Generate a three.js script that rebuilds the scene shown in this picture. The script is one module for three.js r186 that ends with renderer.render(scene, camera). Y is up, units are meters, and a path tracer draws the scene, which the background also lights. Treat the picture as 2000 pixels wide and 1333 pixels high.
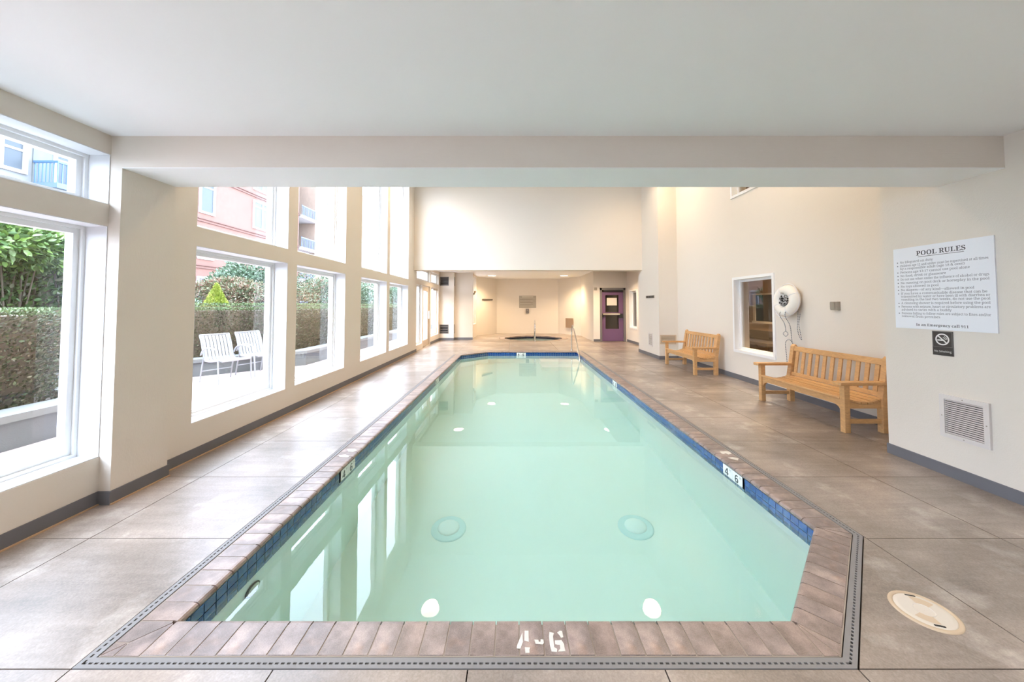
import * as THREE from 'three';
import { mergeGeometries } from 'three/addons/utils/BufferGeometryUtils.js';
import { RoundedBoxGeometry } from 'three/addons/geometries/RoundedBoxGeometry.js';

// ---------------------------------------------------------------- camera, sky, exposure
const H = 1.4;                                   // eye height in metres; plan measures below are given in multiples of it
const scene = new THREE.Scene();
const camera = new THREE.PerspectiveCamera(2 * Math.atan(666.5 / 700) * 180 / Math.PI, 2000 / 1333, 0.05, 300);
camera.position.set(0, H, 0);
camera.rotation.set(Math.atan(24 / 700), 0, 0);
camera.setViewOffset(2000, 1333, -3, 93.5, 2000, 1333);
const renderer = new THREE.WebGLRenderer({ antialias: true });
renderer.toneMapping = THREE.LinearToneMapping;
renderer.toneMappingExposure = 1.25;
renderer.shadowMap.enabled = true;
scene.background = new THREE.Color().setRGB(10.0, 12.0, 14.9);     // bright overcast sky

const WARM = new THREE.Color().setRGB(1, 0.74, 0.46), NEUTRAL = new THREE.Color().setRGB(1, 0.93, 0.84);
const LIGHT_HIGH = 27, LIGHT_NICHE = 38, LIGHT_LOW = 16;

// ---------------------------------------------------------------- helpers
let seed = 7;
const rnd = (a = 0, b = 1) => { seed = (seed * 1664525 + 1013904223) >>> 0; return a + (b - a) * (seed / 4294967296); };
const V = (X, Y, Z) => new THREE.Vector3(X * H, Y * H, -Z * H);
const taken = {};
const numbered = (n) => { taken[n] = (taken[n] ?? -1) + 1; return taken[n] ? n + '_' + String(taken[n]).padStart(3, '0') : n; };
function mesh(name, geo, mat, parent) { const m = new THREE.Mesh(geo, mat); m.name = name; parent.add(m); return m; }
function thing(name, label, category, group) { const g = new THREE.Group(); g.name = numbered(name); g.userData = { label, category }; if (group) g.userData.group = group; scene.add(g); return g; }
function struct(name, geo, mat, label) { const m = geo ? new THREE.Mesh(geo, mat) : new THREE.Group(); m.name = numbered(name); m.userData = { kind: 'structure', label, category: name.replace(/_.*/, '') }; scene.add(m); return m; }
function box(x0, x1, y0, y1, z0, z1) { const g = new THREE.BoxGeometry(Math.abs(x1 - x0), Math.abs(y1 - y0), Math.abs(z1 - z0)); g.translate((x0 + x1) / 2, (y0 + y1) / 2, (z0 + z1) / 2); return g; }
const hbox = (X0, X1, Y0, Y1, Z0, Z1) => box(X0 * H, X1 * H, Y0 * H, Y1 * H, -Z0 * H, -Z1 * H);
function rbox(x0, x1, y0, y1, z0, z1, r = 0.004) { const g = new RoundedBoxGeometry(x1 - x0, y1 - y0, z1 - z0, 1, r); g.translate((x0 + x1) / 2, (y0 + y1) / 2, (z0 + z1) / 2); return g; }
function merge(list) { return mergeGeometries(list.map((g) => { const k = g.index ? g.toNonIndexed() : g; for (const a of Object.keys(k.attributes)) if (!['position', 'normal', 'uv'].includes(a)) k.deleteAttribute(a); return k; })); }
function boxUV(g, s = 1) {                       // uv in metres from the dominant axis of the normal
  const k = g.index ? g.toNonIndexed() : g, p = k.attributes.position, n = k.attributes.normal, uv = new Float32Array(p.count * 2);
  for (let i = 0; i < p.count; i++) {
    const ax = Math.abs(n.getX(i)), ay = Math.abs(n.getY(i)), az = Math.abs(n.getZ(i));
    const [a, b] = ay >= ax && ay >= az ? [p.getX(i), p.getZ(i)] : ax >= az ? [p.getZ(i), p.getY(i)] : [p.getX(i), p.getY(i)];
    uv[2 * i] = a * s; uv[2 * i + 1] = b * s;
  }
  k.setAttribute('uv', new THREE.BufferAttribute(uv, 2)); return k;
}
const shapeOf = (pts) => { const s = new THREE.Shape(); pts.forEach(([a, b], i) => (i ? s.lineTo(a, b) : s.moveTo(a, b))); s.closePath(); return s; };
function prism(poly, y0, y1, holes = []) {       // poly [[X, Z]...] and heights in H
  const s = shapeOf(poly.map(([a, b]) => [a * H, b * H])); for (const h of holes) s.holes.push(shapeOf(h.map(([a, b]) => [a * H, b * H])));
  const g = new THREE.ExtrudeGeometry(s, { depth: (y1 - y0) * H, bevelEnabled: false }); g.rotateX(-Math.PI / 2); g.translate(0, y0 * H, 0); return boxUV(g);
}
const rect = (a0, a1, b0, b1) => [[a0, b0], [a1, b0], [a1, b1], [a0, b1]];
function wallAlongZ(X0, X1, outline, holes = []) { // outline [[Z, Y]...]
  const s = shapeOf(outline.map(([a, b]) => [a * H, b * H])); for (const h of holes) s.holes.push(shapeOf(h.map(([a, b]) => [a * H, b * H])));
  const g = new THREE.ExtrudeGeometry(s, { depth: Math.abs(X1 - X0) * H, bevelEnabled: false }); g.rotateY(Math.PI / 2); g.translate(Math.min(X0, X1) * H, 0, 0); return boxUV(g);
}
function wallAlongX(Z0, Z1, outline, holes = []) { // outline [[X, Y]...], Z0 nearer
  const s = shapeOf(outline.map(([a, b]) => [a * H, b * H])); for (const h of holes) s.holes.push(shapeOf(h.map(([a, b]) => [a * H, b * H])));
  const g = new THREE.ExtrudeGeometry(s, { depth: (Z1 - Z0) * H, bevelEnabled: false }); g.translate(0, 0, -Z1 * H); return boxUV(g);
}
function tube(points, r, seg = 24, rs = 10, closed = false) { return new THREE.TubeGeometry(new THREE.CatmullRomCurve3(points, closed, 'centripetal'), seg, r, rs, closed); }
function bar(a, b, r, rs = 8) { const d = new THREE.Vector3().subVectors(b, a), g = new THREE.CylinderGeometry(r, r, d.length(), rs); g.applyQuaternion(new THREE.Quaternion().setFromUnitVectors(new THREE.Vector3(0, 1, 0), d.clone().normalize())); g.translate((a.x + b.x) / 2, (a.y + b.y) / 2, (a.z + b.z) / 2); return g; }

// ---------------------------------------------------------------- procedural textures
function lattice(n, s) { let q = s >>> 0; const a = new Float32Array(n * n); for (let i = 0; i < n * n; i++) { q = (q * 1664525 + 1013904223) >>> 0; a[i] = q / 4294967296; } return a; }
function noise2(n, s) { const a = lattice(n, s); return (u, v) => { const x = ((u % 1) + 1) % 1 * n, y = ((v % 1) + 1) % 1 * n, i = Math.floor(x), j = Math.floor(y), f = x - i, g = y - j, sf = f * f * (3 - 2 * f), sg = g * g * (3 - 2 * g), i1 = (i + 1) % n, j1 = (j + 1) % n, i0 = i % n, j0 = j % n; return (a[j0 * n + i0] * (1 - sf) + a[j0 * n + i1] * sf) * (1 - sg) + (a[j1 * n + i0] * (1 - sf) + a[j1 * n + i1] * sf) * sg; }; }
function fbm(n, s, oct = 5) { const f = []; for (let i = 0; i < oct; i++) f.push(noise2(n << i, s + i * 77)); return (u, v) => { let t = 0, a = 0.5, w = 0; for (const k of f) { t += a * k(u, v); w += a; a *= 0.55; } return t / w; }; }
function texture(w, h, fn, srgb = true) {
  const d = new Uint8Array(w * h * 4);
  for (let y = 0; y < h; y++) for (let x = 0; x < w; x++) { const c = fn(x / w, y / h), i = (y * w + x) * 4; d[i] = Math.max(0, Math.min(255, c[0])); d[i + 1] = Math.max(0, Math.min(255, c[1])); d[i + 2] = Math.max(0, Math.min(255, c[2])); d[i + 3] = 255; }
  const t = new THREE.DataTexture(d, w, h); t.wrapS = t.wrapT = THREE.RepeatWrapping; t.magFilter = THREE.LinearFilter; t.minFilter = THREE.LinearMipmapLinearFilter; t.generateMipmaps = true; if (srgb) t.colorSpace = THREE.SRGBColorSpace; t.needsUpdate = true; return t;
}
const rep = (t, a, b = a) => { const c = t.clone(); c.repeat.set(a, b); c.needsUpdate = true; return c; };
const std = (o) => new THREE.MeshStandardMaterial(o), phys = (o) => new THREE.MeshPhysicalMaterial(o);
const lin = (r, g, b) => new THREE.Color().setRGB(r, g, b);

const nA = fbm(4, 11, 6), nB = fbm(8, 23, 5), nC = noise2(128, 5), nS = noise2(256, 9), nW = fbm(2, 31, 4);
const concreteMap = texture(1024, 1024, (u, v) => {
  const blotch = nA(u, v), cloud = nW(v, u), grain = nC(u * 2, v * 2), fine = nS(u * 2, v * 2), streak = nB(u * 0.5, v * 6);
  let k = 0.80 + 0.34 * (blotch - 0.5) * 2 * 0.55 + 0.16 * (cloud - 0.5) + 0.07 * (grain - 0.5) + 0.09 * (fine - 0.5) + 0.16 * (streak - 0.5);
  const pale = Math.max(0, nB(u + 0.3, v + 0.6) - 0.60) * 1.6; k += pale * 0.5;
  return [184 * k + 6, 170 * k + 4 + pale * 14, 163 * k + pale * 20];
});
const concreteBump = texture(512, 512, (u, v) => { const c = 255 * (0.5 * nB(u, v) + 0.25 * nC(u, v) + 0.25 * nS(u, v)); return [c, c, c]; }, false);
const brickMap = texture(512, 512, (u, v) => { const a = nA(u, v), b = nB(v, u), c = nS(u, v), k = 0.78 + 0.42 * (a - 0.5) + 0.30 * (b - 0.5) + 0.14 * (c - 0.5), rust = Math.max(0, nA(v + 0.4, u + 0.2) - 0.62) * 2; return [196 * k + rust * 10, 176 * k - rust * 12, 168 * k - rust * 30]; });
const woodMap = texture(512, 512, (u, v) => { const warp = nA(u, v * 0.5) * 0.12, g = nB(u * 0.25, v * 3 + warp * 6), f = nS(u * 0.12, v * 1.0), k = 0.90 + 0.20 * (g - 0.5) + 0.08 * (f - 0.5); return [228 * k, 178 * k, 120 * k]; });
const plasterBump = texture(512, 512, (u, v) => { const c = 255 * (0.6 * nB(u * 2, v * 2) + 0.4 * nC(u, v)); return [c, c, c]; }, false);
const rippleBump = texture(512, 512, (u, v) => { const c = 255 * (0.75 * nW(u, v) + 0.25 * nA(u, v)); return [c, c, c]; }, false);
const stuccoMap = texture(256, 256, (u, v) => { const k = 0.93 + 0.14 * (nB(u, v) - 0.5) + 0.06 * (nS(u, v) - 0.5); return [255 * k, 255 * k, 255 * k]; });
const tileMap = texture(256, 256, (u, v) => { const a = nB(u, v), b = nA(u * 2, v), k = 0.75 + 0.9 * (a - 0.5) + 0.3 * (b - 0.5); return [36 * k, 92 * k + 22 * b, 196 * k]; });
const paverMap = texture(512, 512, (u, v) => { const k = 0.9 + 0.2 * (nA(u, v) - 0.5) + 0.2 * (nB(u * 3, v * 3) - 0.5); return [206 * k, 180 * k, 175 * k]; });

const M = {
  wall: std({ color: lin(0.765, 0.70, 0.615), roughness: 0.85, bumpMap: rep(plasterBump, 1.5), bumpScale: 0.0008 }),
  ceiling: std({ color: lin(0.91, 0.915, 0.905), roughness: 0.9, bumpMap: rep(plasterBump, 1.5), bumpScale: 0.0008 }),
  white: std({ color: lin(0.84, 0.84, 0.83), roughness: 0.45 }),
  reveal: std({ color: lin(0.78, 0.79, 0.80), roughness: 0.6 }),
  base: std({ color: lin(0.15, 0.15, 0.165), roughness: 0.5 }),
  caulk: std({ color: lin(0.50, 0.33, 0.19), roughness: 0.6 }),
  sub: std({ color: lin(0.16, 0.135, 0.12), roughness: 0.95 }),
  grout: std({ color: lin(0.36, 0.30, 0.25), roughness: 0.95 }),
  slab: [[1, 1, 1], [0.97, 0.965, 0.96], [1.02, 1.01, 1.0]].map((c, i) => { const t = rep(concreteMap, 0.55); return phys({ color: lin(...c), map: t, roughness: 0.45, clearcoat: 0.7, clearcoatRoughness: 0.26, bumpMap: rep(concreteBump, 1.1), bumpScale: 0.0007 }); }),
  brick: [[1, 0.97, 0.96], [0.9, 0.87, 0.87], [1.06, 1.0, 0.97], [0.97, 0.9, 0.86], [0.84, 0.8, 0.8]].map((c, i) => { const t = rep(brickMap, 2.2); t.offset.set(i * 0.21, i * 0.43); return phys({ color: lin(...c), map: t, roughness: 0.5, clearcoat: 0.6, clearcoatRoughness: 0.3, bumpMap: rep(concreteBump, 2.2), bumpScale: 0.001 }); }),
  paintMark: std({ color: lin(0.78, 0.74, 0.68), roughness: 0.7 }),
  drain: std({ color: lin(0.235, 0.225, 0.225), roughness: 0.5 }),
  black: std({ color: lin(0.02, 0.02, 0.02), roughness: 0.6 }),
  plaster: std({ color: lin(0.93, 0.95, 0.93), roughness: 0.9 }),
  tile: [[1, 1, 1], [0.8, 0.85, 0.9], [1.15, 1.1, 1.05]].map((c, i) => { const t = rep(tileMap, 5); t.offset.set(i * 0.3, i * 0.17); return phys({ color: lin(...c), map: t, roughness: 0.15, clearcoat: 0.6, clearcoatRoughness: 0.1 }); }),
  spaTile: phys({ color: lin(0.012, 0.016, 0.04), roughness: 0.2 }),
  tileGrout: std({ color: lin(0.62, 0.68, 0.66), roughness: 0.8 }),
  water: phys({ color: lin(1, 1, 1), roughness: 0, transmission: 1, thickness: 1, ior: 1.33, attenuationColor: lin(0.80, 0.98, 0.905), attenuationDistance: 2.0, bumpMap: rep(rippleBump, 0.5), bumpScale: 0.0012 }),
  wood: std({ map: rep(woodMap, 1.2, 1.2), roughness: 0.55 }),
  steel: std({ color: lin(0.72, 0.70, 0.67), metalness: 1, roughness: 0.22 }),
  glass: phys({ color: lin(1, 1, 1), roughness: 0, transmission: 1, thickness: 0, ior: 1.5 }),
  tint: phys({ color: lin(0.75, 0.75, 0.73), roughness: 0, transmission: 1, thickness: 0, ior: 1.5 }),
  signWhite: std({ color: lin(0.82, 0.83, 0.86), roughness: 0.35 }),
  grille: std({ color: lin(0.72, 0.67, 0.63), roughness: 0.45 }),
  tan: std({ color: lin(0.42, 0.31, 0.22), roughness: 0.6 }),
  taupe: std({ color: lin(0.36, 0.32, 0.26), roughness: 0.6 }),
  purple: std({ color: lin(0.165, 0.085, 0.17), roughness: 0.4 }),
  doorGrey: std({ color: lin(0.17, 0.155, 0.15), roughness: 0.45 }),
  ring: std({ color: lin(0.84, 0.81, 0.74), roughness: 0.5 }),
  cream: std({ color: lin(0.60, 0.47, 0.33), roughness: 0.4 }),
  creamWhite: std({ color: lin(0.68, 0.62, 0.54), roughness: 0.35 }),
  chairWhite: std({ color: lin(0.30, 0.305, 0.315), roughness: 0.5 }),
  patio: std({ map: rep(paverMap, 0.4), roughness: 0.9 }),
  planter: std({ color: lin(0.12, 0.123, 0.117), roughness: 0.9, bumpMap: rep(concreteBump, 0.8), bumpScale: 0.004 }),
  outWhite: std({ color: lin(0.26, 0.26, 0.26), roughness: 0.7 }),
  planterCap: std({ color: lin(0.17, 0.17, 0.155), roughness: 0.9 }),
  soil: std({ color: lin(0.10, 0.075, 0.055), roughness: 1 }),
  bark: std({ color: lin(0.11, 0.085, 0.062), roughness: 1 }),
  lamp: std({ color: lin(1, 0.95, 0.85), emissive: lin(1, 0.86, 0.66), emissiveIntensity: 13 }),
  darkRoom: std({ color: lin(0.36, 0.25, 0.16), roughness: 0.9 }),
};

// ---------------------------------------------------------------- floor slabs round the pool
const POOL = [[-1.067, 1.17], [0.885, 1.17], [1.365, 1.65], [1.365, 7.8], [-0.55, 7.8], [-1.067, 7.283]];   // inner edge of the coping, [X, Z]
const OFF = 0.15;                                // coping + drain
const edges = POOL.map((a, i) => { const b = POOL[(i + 1) % 6], L = Math.hypot(b[0] - a[0], b[1] - a[1]), d = [(b[0] - a[0]) / L, (b[1] - a[1]) / L]; return { a, b, L, d, n: [d[1], -d[0]] }; });
const turn = (i) => { const p = edges[(i + 5) % 6].d, q = edges[i].d; return Math.tan(Math.acos(Math.max(-1, Math.min(1, p[0] * q[0] + p[1] * q[1]))) / 2); };  // tan of half the angle at vertex i
const tans = POOL.map((_, i) => turn(i));
const offset = (t) => POOL.map((p, i) => { const e = edges[i]; return [p[0] + e.n[0] * t - e.d[0] * t * tans[i], p[1] + e.n[1] * t - e.d[1] * t * tans[i]]; });
const O = offset(OFF);
const SPA_C = [0.6, 10.98], spaOct = (r) => Array.from({ length: 16 }, (_, k) => { const a = (k + 0.5) * Math.PI / 8, q = 1 + 0.03 * Math.cos(4 * a); return [SPA_C[0] + r * q * Math.cos(a), SPA_C[1] + r * q * Math.sin(a)]; });

const floor = struct('floor', prism([[-2.28, -4.2], [3.4, -4.2], [3.4, 13.2], [-2.28, 13.2]], -0.16, -0.015, [offset(0.02), spaOct(0.95)]), M.sub, 'taupe sealed concrete pool deck cut into square slabs');
{
  const G = 0.0019, z = Array.from({ length: 13 }, (_, k) => 1.02 + 0.553 * k);
  const slab = (p, k, holes) => { const m = mesh('slab', prism(p, -0.016, 0, holes), M.slab[k % 3], floor); return m; };
  let k = 0; const cell = (x0, x1, z0, z1) => slab(rect(x0 + G, x1 - G, z0 + G, z1 - G), k++ + Math.floor(rnd(0, 2)));
  const zl = [...z.filter((v) => v < 7.2), O[5][1]];
  for (let i = 0; i + 1 < zl.length; i++) { cell(-2.12, -1.82, zl[i], zl[i + 1]); cell(-1.82, O[0][0], zl[i], zl[i + 1]); }
  cell(-2.25, -1.82, O[5][1], 7.95);
  slab([[-1.82 + G, O[5][1] + G], [O[5][0] - G, O[5][1] + G], [O[4][0] - G * 2, 7.95 - G], [-1.82 + G, 7.95 - G]], 1);
  const zr = [...z.filter((v) => v < 7.7), 7.95];
  for (let i = 0; i + 1 < zr.length; i++) { const far = zr[i] > 2.1; cell(O[2][0], 2.09, zr[i], zr[i + 1]); cell(2.09, far ? 2.66 : 2.58, zr[i], zr[i + 1]); if (far) cell(2.66, 3.1, zr[i], zr[i + 1]); }
  slab([[O[1][0] + G * 3, 1.02 + G], [O[2][0] - G, 1.02 + G], [O[2][0] - G, O[2][1] - G * 3]], 2);
  const xs = [-2.12, -1.82, O[0][0], -0.66, -0.126, 0.416, O[1][0], O[2][0], 2.09, 2.58];
  for (const [z0, z1] of [[0.467, 1.02], [-0.086, 0.467], [-1.2, -0.086], [-2.2, -1.2], [-4.15, -2.2]]) for (let i = 0; i + 1 < xs.length; i++) cell(xs[i], xs[i + 1], z0, z1);
  const xb = [-2.26, -1.2, -0.1, 1.0, 2.1, 3.25];
  for (const [z0, z1] of [[7.95, 8.95], [8.95, 10.0]]) for (let i = 0; i + 1 < xb.length; i++) cell(xb[i], xb[i + 1], z0, z1);
  slab([[-2.26, 10.0 + G], [3.25, 10.0 + G], [3.25, 10.15], [2.4, 10.15], [2.4, 12], [1.7, 13.0], [-0.7, 13.0], [-1.35, 12], [-1.35, 10.6], [-2.26, 10.6]], 0, [spaOct(1.03)]);
}

// ---------------------------------------------------------------- walls, ceilings, beam, pilaster
const TOP = 3.95, LX = -2.09, LXo = -2.30;
const nearWin = [[0.836, 1.836], [-0.3, 0.7], [-1.45, -0.45], [-2.6, -1.6], [-3.75, -2.75]], farWin = [[2.35, 3.31], [3.45, 4.45], [4.91, 5.91], [6.04, 7.11]];
const leftHoles = [];
for (const [a, b] of nearWin) { leftHoles.push(rect(a, b, 0.236, 1.409), rect(a, b, 1.521, 1.784)); }
for (const [a, b] of farWin) { leftHoles.push(rect(a, b, 0.232, 1.395), rect(a, b, 1.52, 3.45)); }
struct('wall_left', wallAlongZ(LXo, LX, rect(-4.2, 7.72, -0.02, TOP), leftHoles), M.wall, 'cream wall of deep-set windows beside the patio');
struct('wall_pilaster', hbox(LX, -2.03, 0, 1.716, 1.836, 2.133), M.wall, 'cream pilaster carrying the beam between the left windows');
const beam = struct('ceiling_beam', hbox(LX, 2.55, 1.716, 1.90, 1.836, 2.133), M.wall, 'cream beam across the pool at the edge of the low ceiling');
mesh('soffit', hbox(-2.03, 2.55, 1.712, 1.716, 1.8362, 2.1328), M.ceiling, beam);
struct('ceiling', hbox(-2.3, 2.8, 1.882, 2.0, -4.2, 2.0), M.ceiling, 'smooth white low ceiling above the near end of the pool');
struct('wall_front_upper', hbox(LX - 0.05, 3.2, 1.88, TOP, 1.98, 2.133), M.wall, 'wall above the beam on the tall room side');
struct('wall_back_near', hbox(-2.3, 2.8, 0, 2, -4.25, -4.1), M.wall, 'cream wall behind the near end of the room');
struct('wall_right_near', prism([[2.55, -4.2], [2.78, -4.2], [2.78, 2.26], [3.28, 2.26], [3.28, 2.468], [2.55, 2.468]], -0.02, TOP), M.wall, 'cream wall with the pool rules board');
struct('wall_right', wallAlongZ(3.05, 3.25, rect(2.3, 7.0, -0.02, TOP), [rect(4.2, 4.955, 0.385, 1.365), rect(4.2, 4.955, 2.505, 3.5)]), M.wall, 'tall cream wall behind the two benches');
struct('wall_column', prism([[2.7, 6.66], [3.3, 6.66], [3.3, 7.75], [2.7, 7.75]], -0.02, TOP), M.wall, 'cream column at the mouth of the hot tub alcove');
struct('wall_back_upper', hbox(LXo, 2.75, 1.741, TOP, 7.5, 7.72), M.wall, 'tall cream wall hanging above the alcove opening');
struct('ceiling_high', hbox(LXo, 3.4, TOP - 0.02, TOP + 0.1, 1.95, 7.75), M.ceiling, 'high ceiling above the pool');
struct('ceiling_alcove', hbox(LXo - 0.2, 3.5, 1.96, 2.08, 7.6, 13.3), M.ceiling, 'white ceiling of the hot tub alcove');
// alcove
struct('wall_alcove_left', wallAlongZ(-2.30, -2.13, rect(7.70, 10.5, -0.02, 2.0), [rect(7.86, 8.36, 0.12, 1.48), rect(8.46, 9.16, 0, 1.48), rect(9.26, 10.16, 0.2, 1.48), rect(7.86, 9.16, 1.58, 1.88), rect(9.26, 10.16, 1.58, 1.88)]), M.wall, 'glazed entrance wall at the far left');
struct('wall_alcove_corner', prism([[-2.32, 10.35], [-1.72, 10.35], [-1.72, 10.5], [-1.19, 10.5], [-1.19, 10.62], [-2.32, 10.62]], -0.02, 2), M.wall, 'pale corner wall with square vents');
function wallSegment(name, p, q, t, label, y1 = 2, holes) {
  const L = Math.hypot(q[0] - p[0], q[1] - p[1]), d = [(q[0] - p[0]) / L, (q[1] - p[1]) / L], n = [-d[1], d[0]];
  return struct(name, prism([p, q, [q[0] + n[0] * t, q[1] + n[1] * t], [p[0] + n[0] * t, p[1] + n[1] * t]], -0.02, y1), M.wall, label);
}
struct('wall_bay_left', wallAlongZ(-1.38, -1.22, rect(10.55, 12.0, -0.02, 2.0), [rect(10.75, 11.65, 0.42, 1.9)]), M.wall, 'bay wall with the tall slit window beside the hot tub');
wallSegment('wall_bay', [-0.6, 12.85], [-1.26, 11.9], -0.15, 'angled bay wall left of the hot tub sign');
wallSegment('wall_bay', [1.62, 12.85], [-0.62, 12.85], -0.15, 'middle bay wall behind the hot tub');
wallSegment('wall_bay', [2.26, 11.8], [1.58, 12.88], -0.15, 'angled bay wall right of the hot tub sign');
struct('wall_bay_right', hbox(2.22, 2.36, -0.02, 2, 10.15, 11.9), M.wall, 'bay wall between the hot tub and the purple door');
struct('wall_back', wallAlongX(9.97, 10.15, rect(2.22, 3.4, -0.02, 2), [rect(2.43, 3.08, -0.02, 1.47)]), M.wall, 'alcove wall around the purple door');
struct('wall_alcove_right', wallAlongZ(3.15, 3.3, rect(7.6, 10.15, -0.02, 2), [rect(9.15, 9.72, 0.4, 1.39)]), M.wall, 'alcove side wall with a narrow window');

// corridors seen through the interior windows
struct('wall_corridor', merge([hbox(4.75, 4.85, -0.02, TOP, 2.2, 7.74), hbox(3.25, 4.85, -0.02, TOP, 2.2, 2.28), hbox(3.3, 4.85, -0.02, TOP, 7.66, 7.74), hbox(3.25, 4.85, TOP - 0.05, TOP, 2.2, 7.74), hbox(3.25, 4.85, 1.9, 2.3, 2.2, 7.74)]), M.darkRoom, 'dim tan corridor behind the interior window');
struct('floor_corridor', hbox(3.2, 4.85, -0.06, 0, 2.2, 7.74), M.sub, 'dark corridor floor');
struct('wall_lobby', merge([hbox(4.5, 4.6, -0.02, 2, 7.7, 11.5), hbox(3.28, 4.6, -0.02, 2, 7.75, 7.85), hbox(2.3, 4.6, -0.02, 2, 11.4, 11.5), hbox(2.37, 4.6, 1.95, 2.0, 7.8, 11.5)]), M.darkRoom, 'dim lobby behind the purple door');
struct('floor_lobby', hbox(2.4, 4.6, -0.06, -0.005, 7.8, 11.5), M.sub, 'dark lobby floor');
{
  const g = thing('corridor_window', 'dark framed window on the far corridor wall seen through the glass', 'window');
  const X = 4.75; mesh('pane', hbox(X - 0.02, X - 0.008, 0.70, 1.2, 6.4, 7.0), std({ color: lin(0.015, 0.015, 0.014), roughness: 0.1 }), g);
  mesh('frame', merge([hbox(X - 0.06, X, 0.66, 0.70, 6.35, 7.06), hbox(X - 0.04, X, 1.2, 1.23, 6.35, 7.06), hbox(X - 0.04, X, 0.70, 1.2, 6.35, 6.4), hbox(X - 0.04, X, 0.70, 1.2, 7.0, 7.06)]), M.creamWhite, g);
  const b = thing('corridor_bench', 'dark low bench against the far corridor wall', 'bench');
  mesh('seat', hbox(4.3, 4.72, 0.30, 0.35, 6.1, 7.4), M.bark, b); for (const z of [6.15, 7.3]) mesh('leg', hbox(4.34, 4.68, 0, 0.30, z, z + 0.05), M.bark, b); mesh('backrest', hbox(4.68, 4.73, 0.35, 0.52, 6.1, 7.4), M.bark, b);
}

// baseboards
{
  const h = 0.066, t = 0.007;
  const left = struct('baseboard_left', merge([hbox(LX, LX + t, 0, h, -4.1, 1.836), hbox(LX, LX + t, 0, h, 2.133, 7.72), hbox(-2.03, -2.03 + t, 0, h, 1.836 - t, 2.133 + t), hbox(LX + t, -2.03, 0, h, 1.836 - t, 1.836), hbox(LX + t, -2.03, 0, h, 2.133, 2.133 + t)]), M.base, 'dark grey vinyl baseboard under the left windows');
  mesh('sealant', merge([hbox(LX + t, LX + t + 0.008, 0, 0.006, -4.1, 1.83), hbox(LX + t, LX + t + 0.008, 0, 0.006, 2.14, 7.72), hbox(-2.03 + t, -2.03 + t + 0.008, 0, 0.006, 1.83, 2.14)]), M.caulk, left);
  struct('baseboard_right', merge([hbox(3.05 - t, 3.05, 0, h, 2.468, 6.66), hbox(2.55 - t, 2.55, 0, h, -4.1, 2.468 + t), hbox(2.55, 3.05 - t, 0, h, 2.468, 2.468 + t)]), M.base, 'dark grey vinyl baseboard along the right walls');
  struct('baseboard_column', merge([hbox(2.7 - t, 3.05, 0, h, 6.66 - t, 6.66), hbox(2.7 - t, 2.7, 0, h, 6.66, 7.75)]), M.base, 'dark grey baseboard round the column');
  struct('baseboard_alcove', merge([hbox(-2.13, -2.13 + t, 0, h, 9.2, 10.35), hbox(-2.13, -1.72, 0, h, 10.35 - t, 10.35), hbox(-1.72, -1.72 + t, 0, h, 10.35, 10.5), hbox(-1.72, -1.19, 0, h, 10.5 - t, 10.5), hbox(2.22, 2.41, 0, h, 9.97 - t, 9.97), hbox(3.15 - t, 3.15, 0, h, 7.75, 9.97)]), M.base, 'dark baseboard in the hot tub alcove');
}

// ---------------------------------------------------------------- windows
let winNo = 0;
function windowZ(a, b, y0, y1, X, side, label, o = {}) {         // opening Z a..b, Y y0..y1; X = room side of the frame; side = +1 frame goes to +X
  const w = struct('window_' + (++winNo), null, null, label); w.userData.category = 'window';
  const d = (o.depth ?? 0.055) * side, f = o.frame ?? 0.036, mat = o.mat ?? M.white;
  const bars = (i0, i1, xa, xb) => merge([hbox(xa, xb, y0 + i0, y0 + i1, a + i0, b - i0), hbox(xa, xb, y1 - i1, y1 - i0, a + i0, b - i0), hbox(xa, xb, y0 + i1, y1 - i1, a + i0, a + i1), hbox(xa, xb, y0 + i1, y1 - i1, b - i1, b - i0)]);
  mesh('frame', bars(0, f * 0.55, X, X + d), mat, w);
  mesh('sash', bars(f * 0.55, f * 1.25, X + d * 0.25, X + d), mat, w);
  mesh('pane', new THREE.PlaneGeometry((b - a - 2 * f) * H, (y1 - y0 - 2 * f) * H).rotateY(Math.PI / 2).translate((X + d * 0.6) * H, (y0 + y1) / 2 * H, -(a + b) / 2 * H), o.glass ?? M.glass, w);
  if (o.reveal) mesh('jamb_lining', bars(0.0004, 0.004, X, o.reveal), M.reveal, w);
  return w;
}
nearWin.forEach(([a, b], i) => { const t = ['beside the pilaster', 'second from the pilaster', 'third from the pilaster', 'fourth from the pilaster', 'fifth from the pilaster'][i]; windowZ(a, b, 0.236, 1.409, -2.20, -1, 'tall fixed window ' + t + ', hedge outside', { reveal: LX - 0.002 }); windowZ(a, b, 1.521, 1.784, -2.20, -1, 'shallow transom window ' + t, { reveal: LX - 0.002 }); });
farWin.forEach(([a, b], i) => { const t = ['nearest beyond the pilaster', 'second beyond the pilaster', 'third beyond the pilaster', 'farthest beyond the pilaster'][i]; windowZ(a, b, 0.232, 1.395, -2.21, -1, 'lower window ' + t, { reveal: LX - 0.002 }); windowZ(a, b, 1.52, 3.45, -2.21, -1, 'tall upper window ' + t, { reveal: LX - 0.002 }); });
const nicheMat = std({ color: lin(0.62, 0.52, 0.42), roughness: 0.5 });
windowZ(7.86, 8.36, 0.12, 1.48, -2.18, -1, 'glass sidelight left of the entrance door');
windowZ(9.26, 10.16, 0.2, 1.48, -2.18, -1, 'wide glass panel right of the entrance door');
windowZ(7.86, 9.16, 1.58, 1.88, -2.18, -1, 'transom glass above the entrance door');
windowZ(9.26, 10.16, 1.58, 1.88, -2.18, -1, 'transom glass above the wide side panel');
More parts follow.
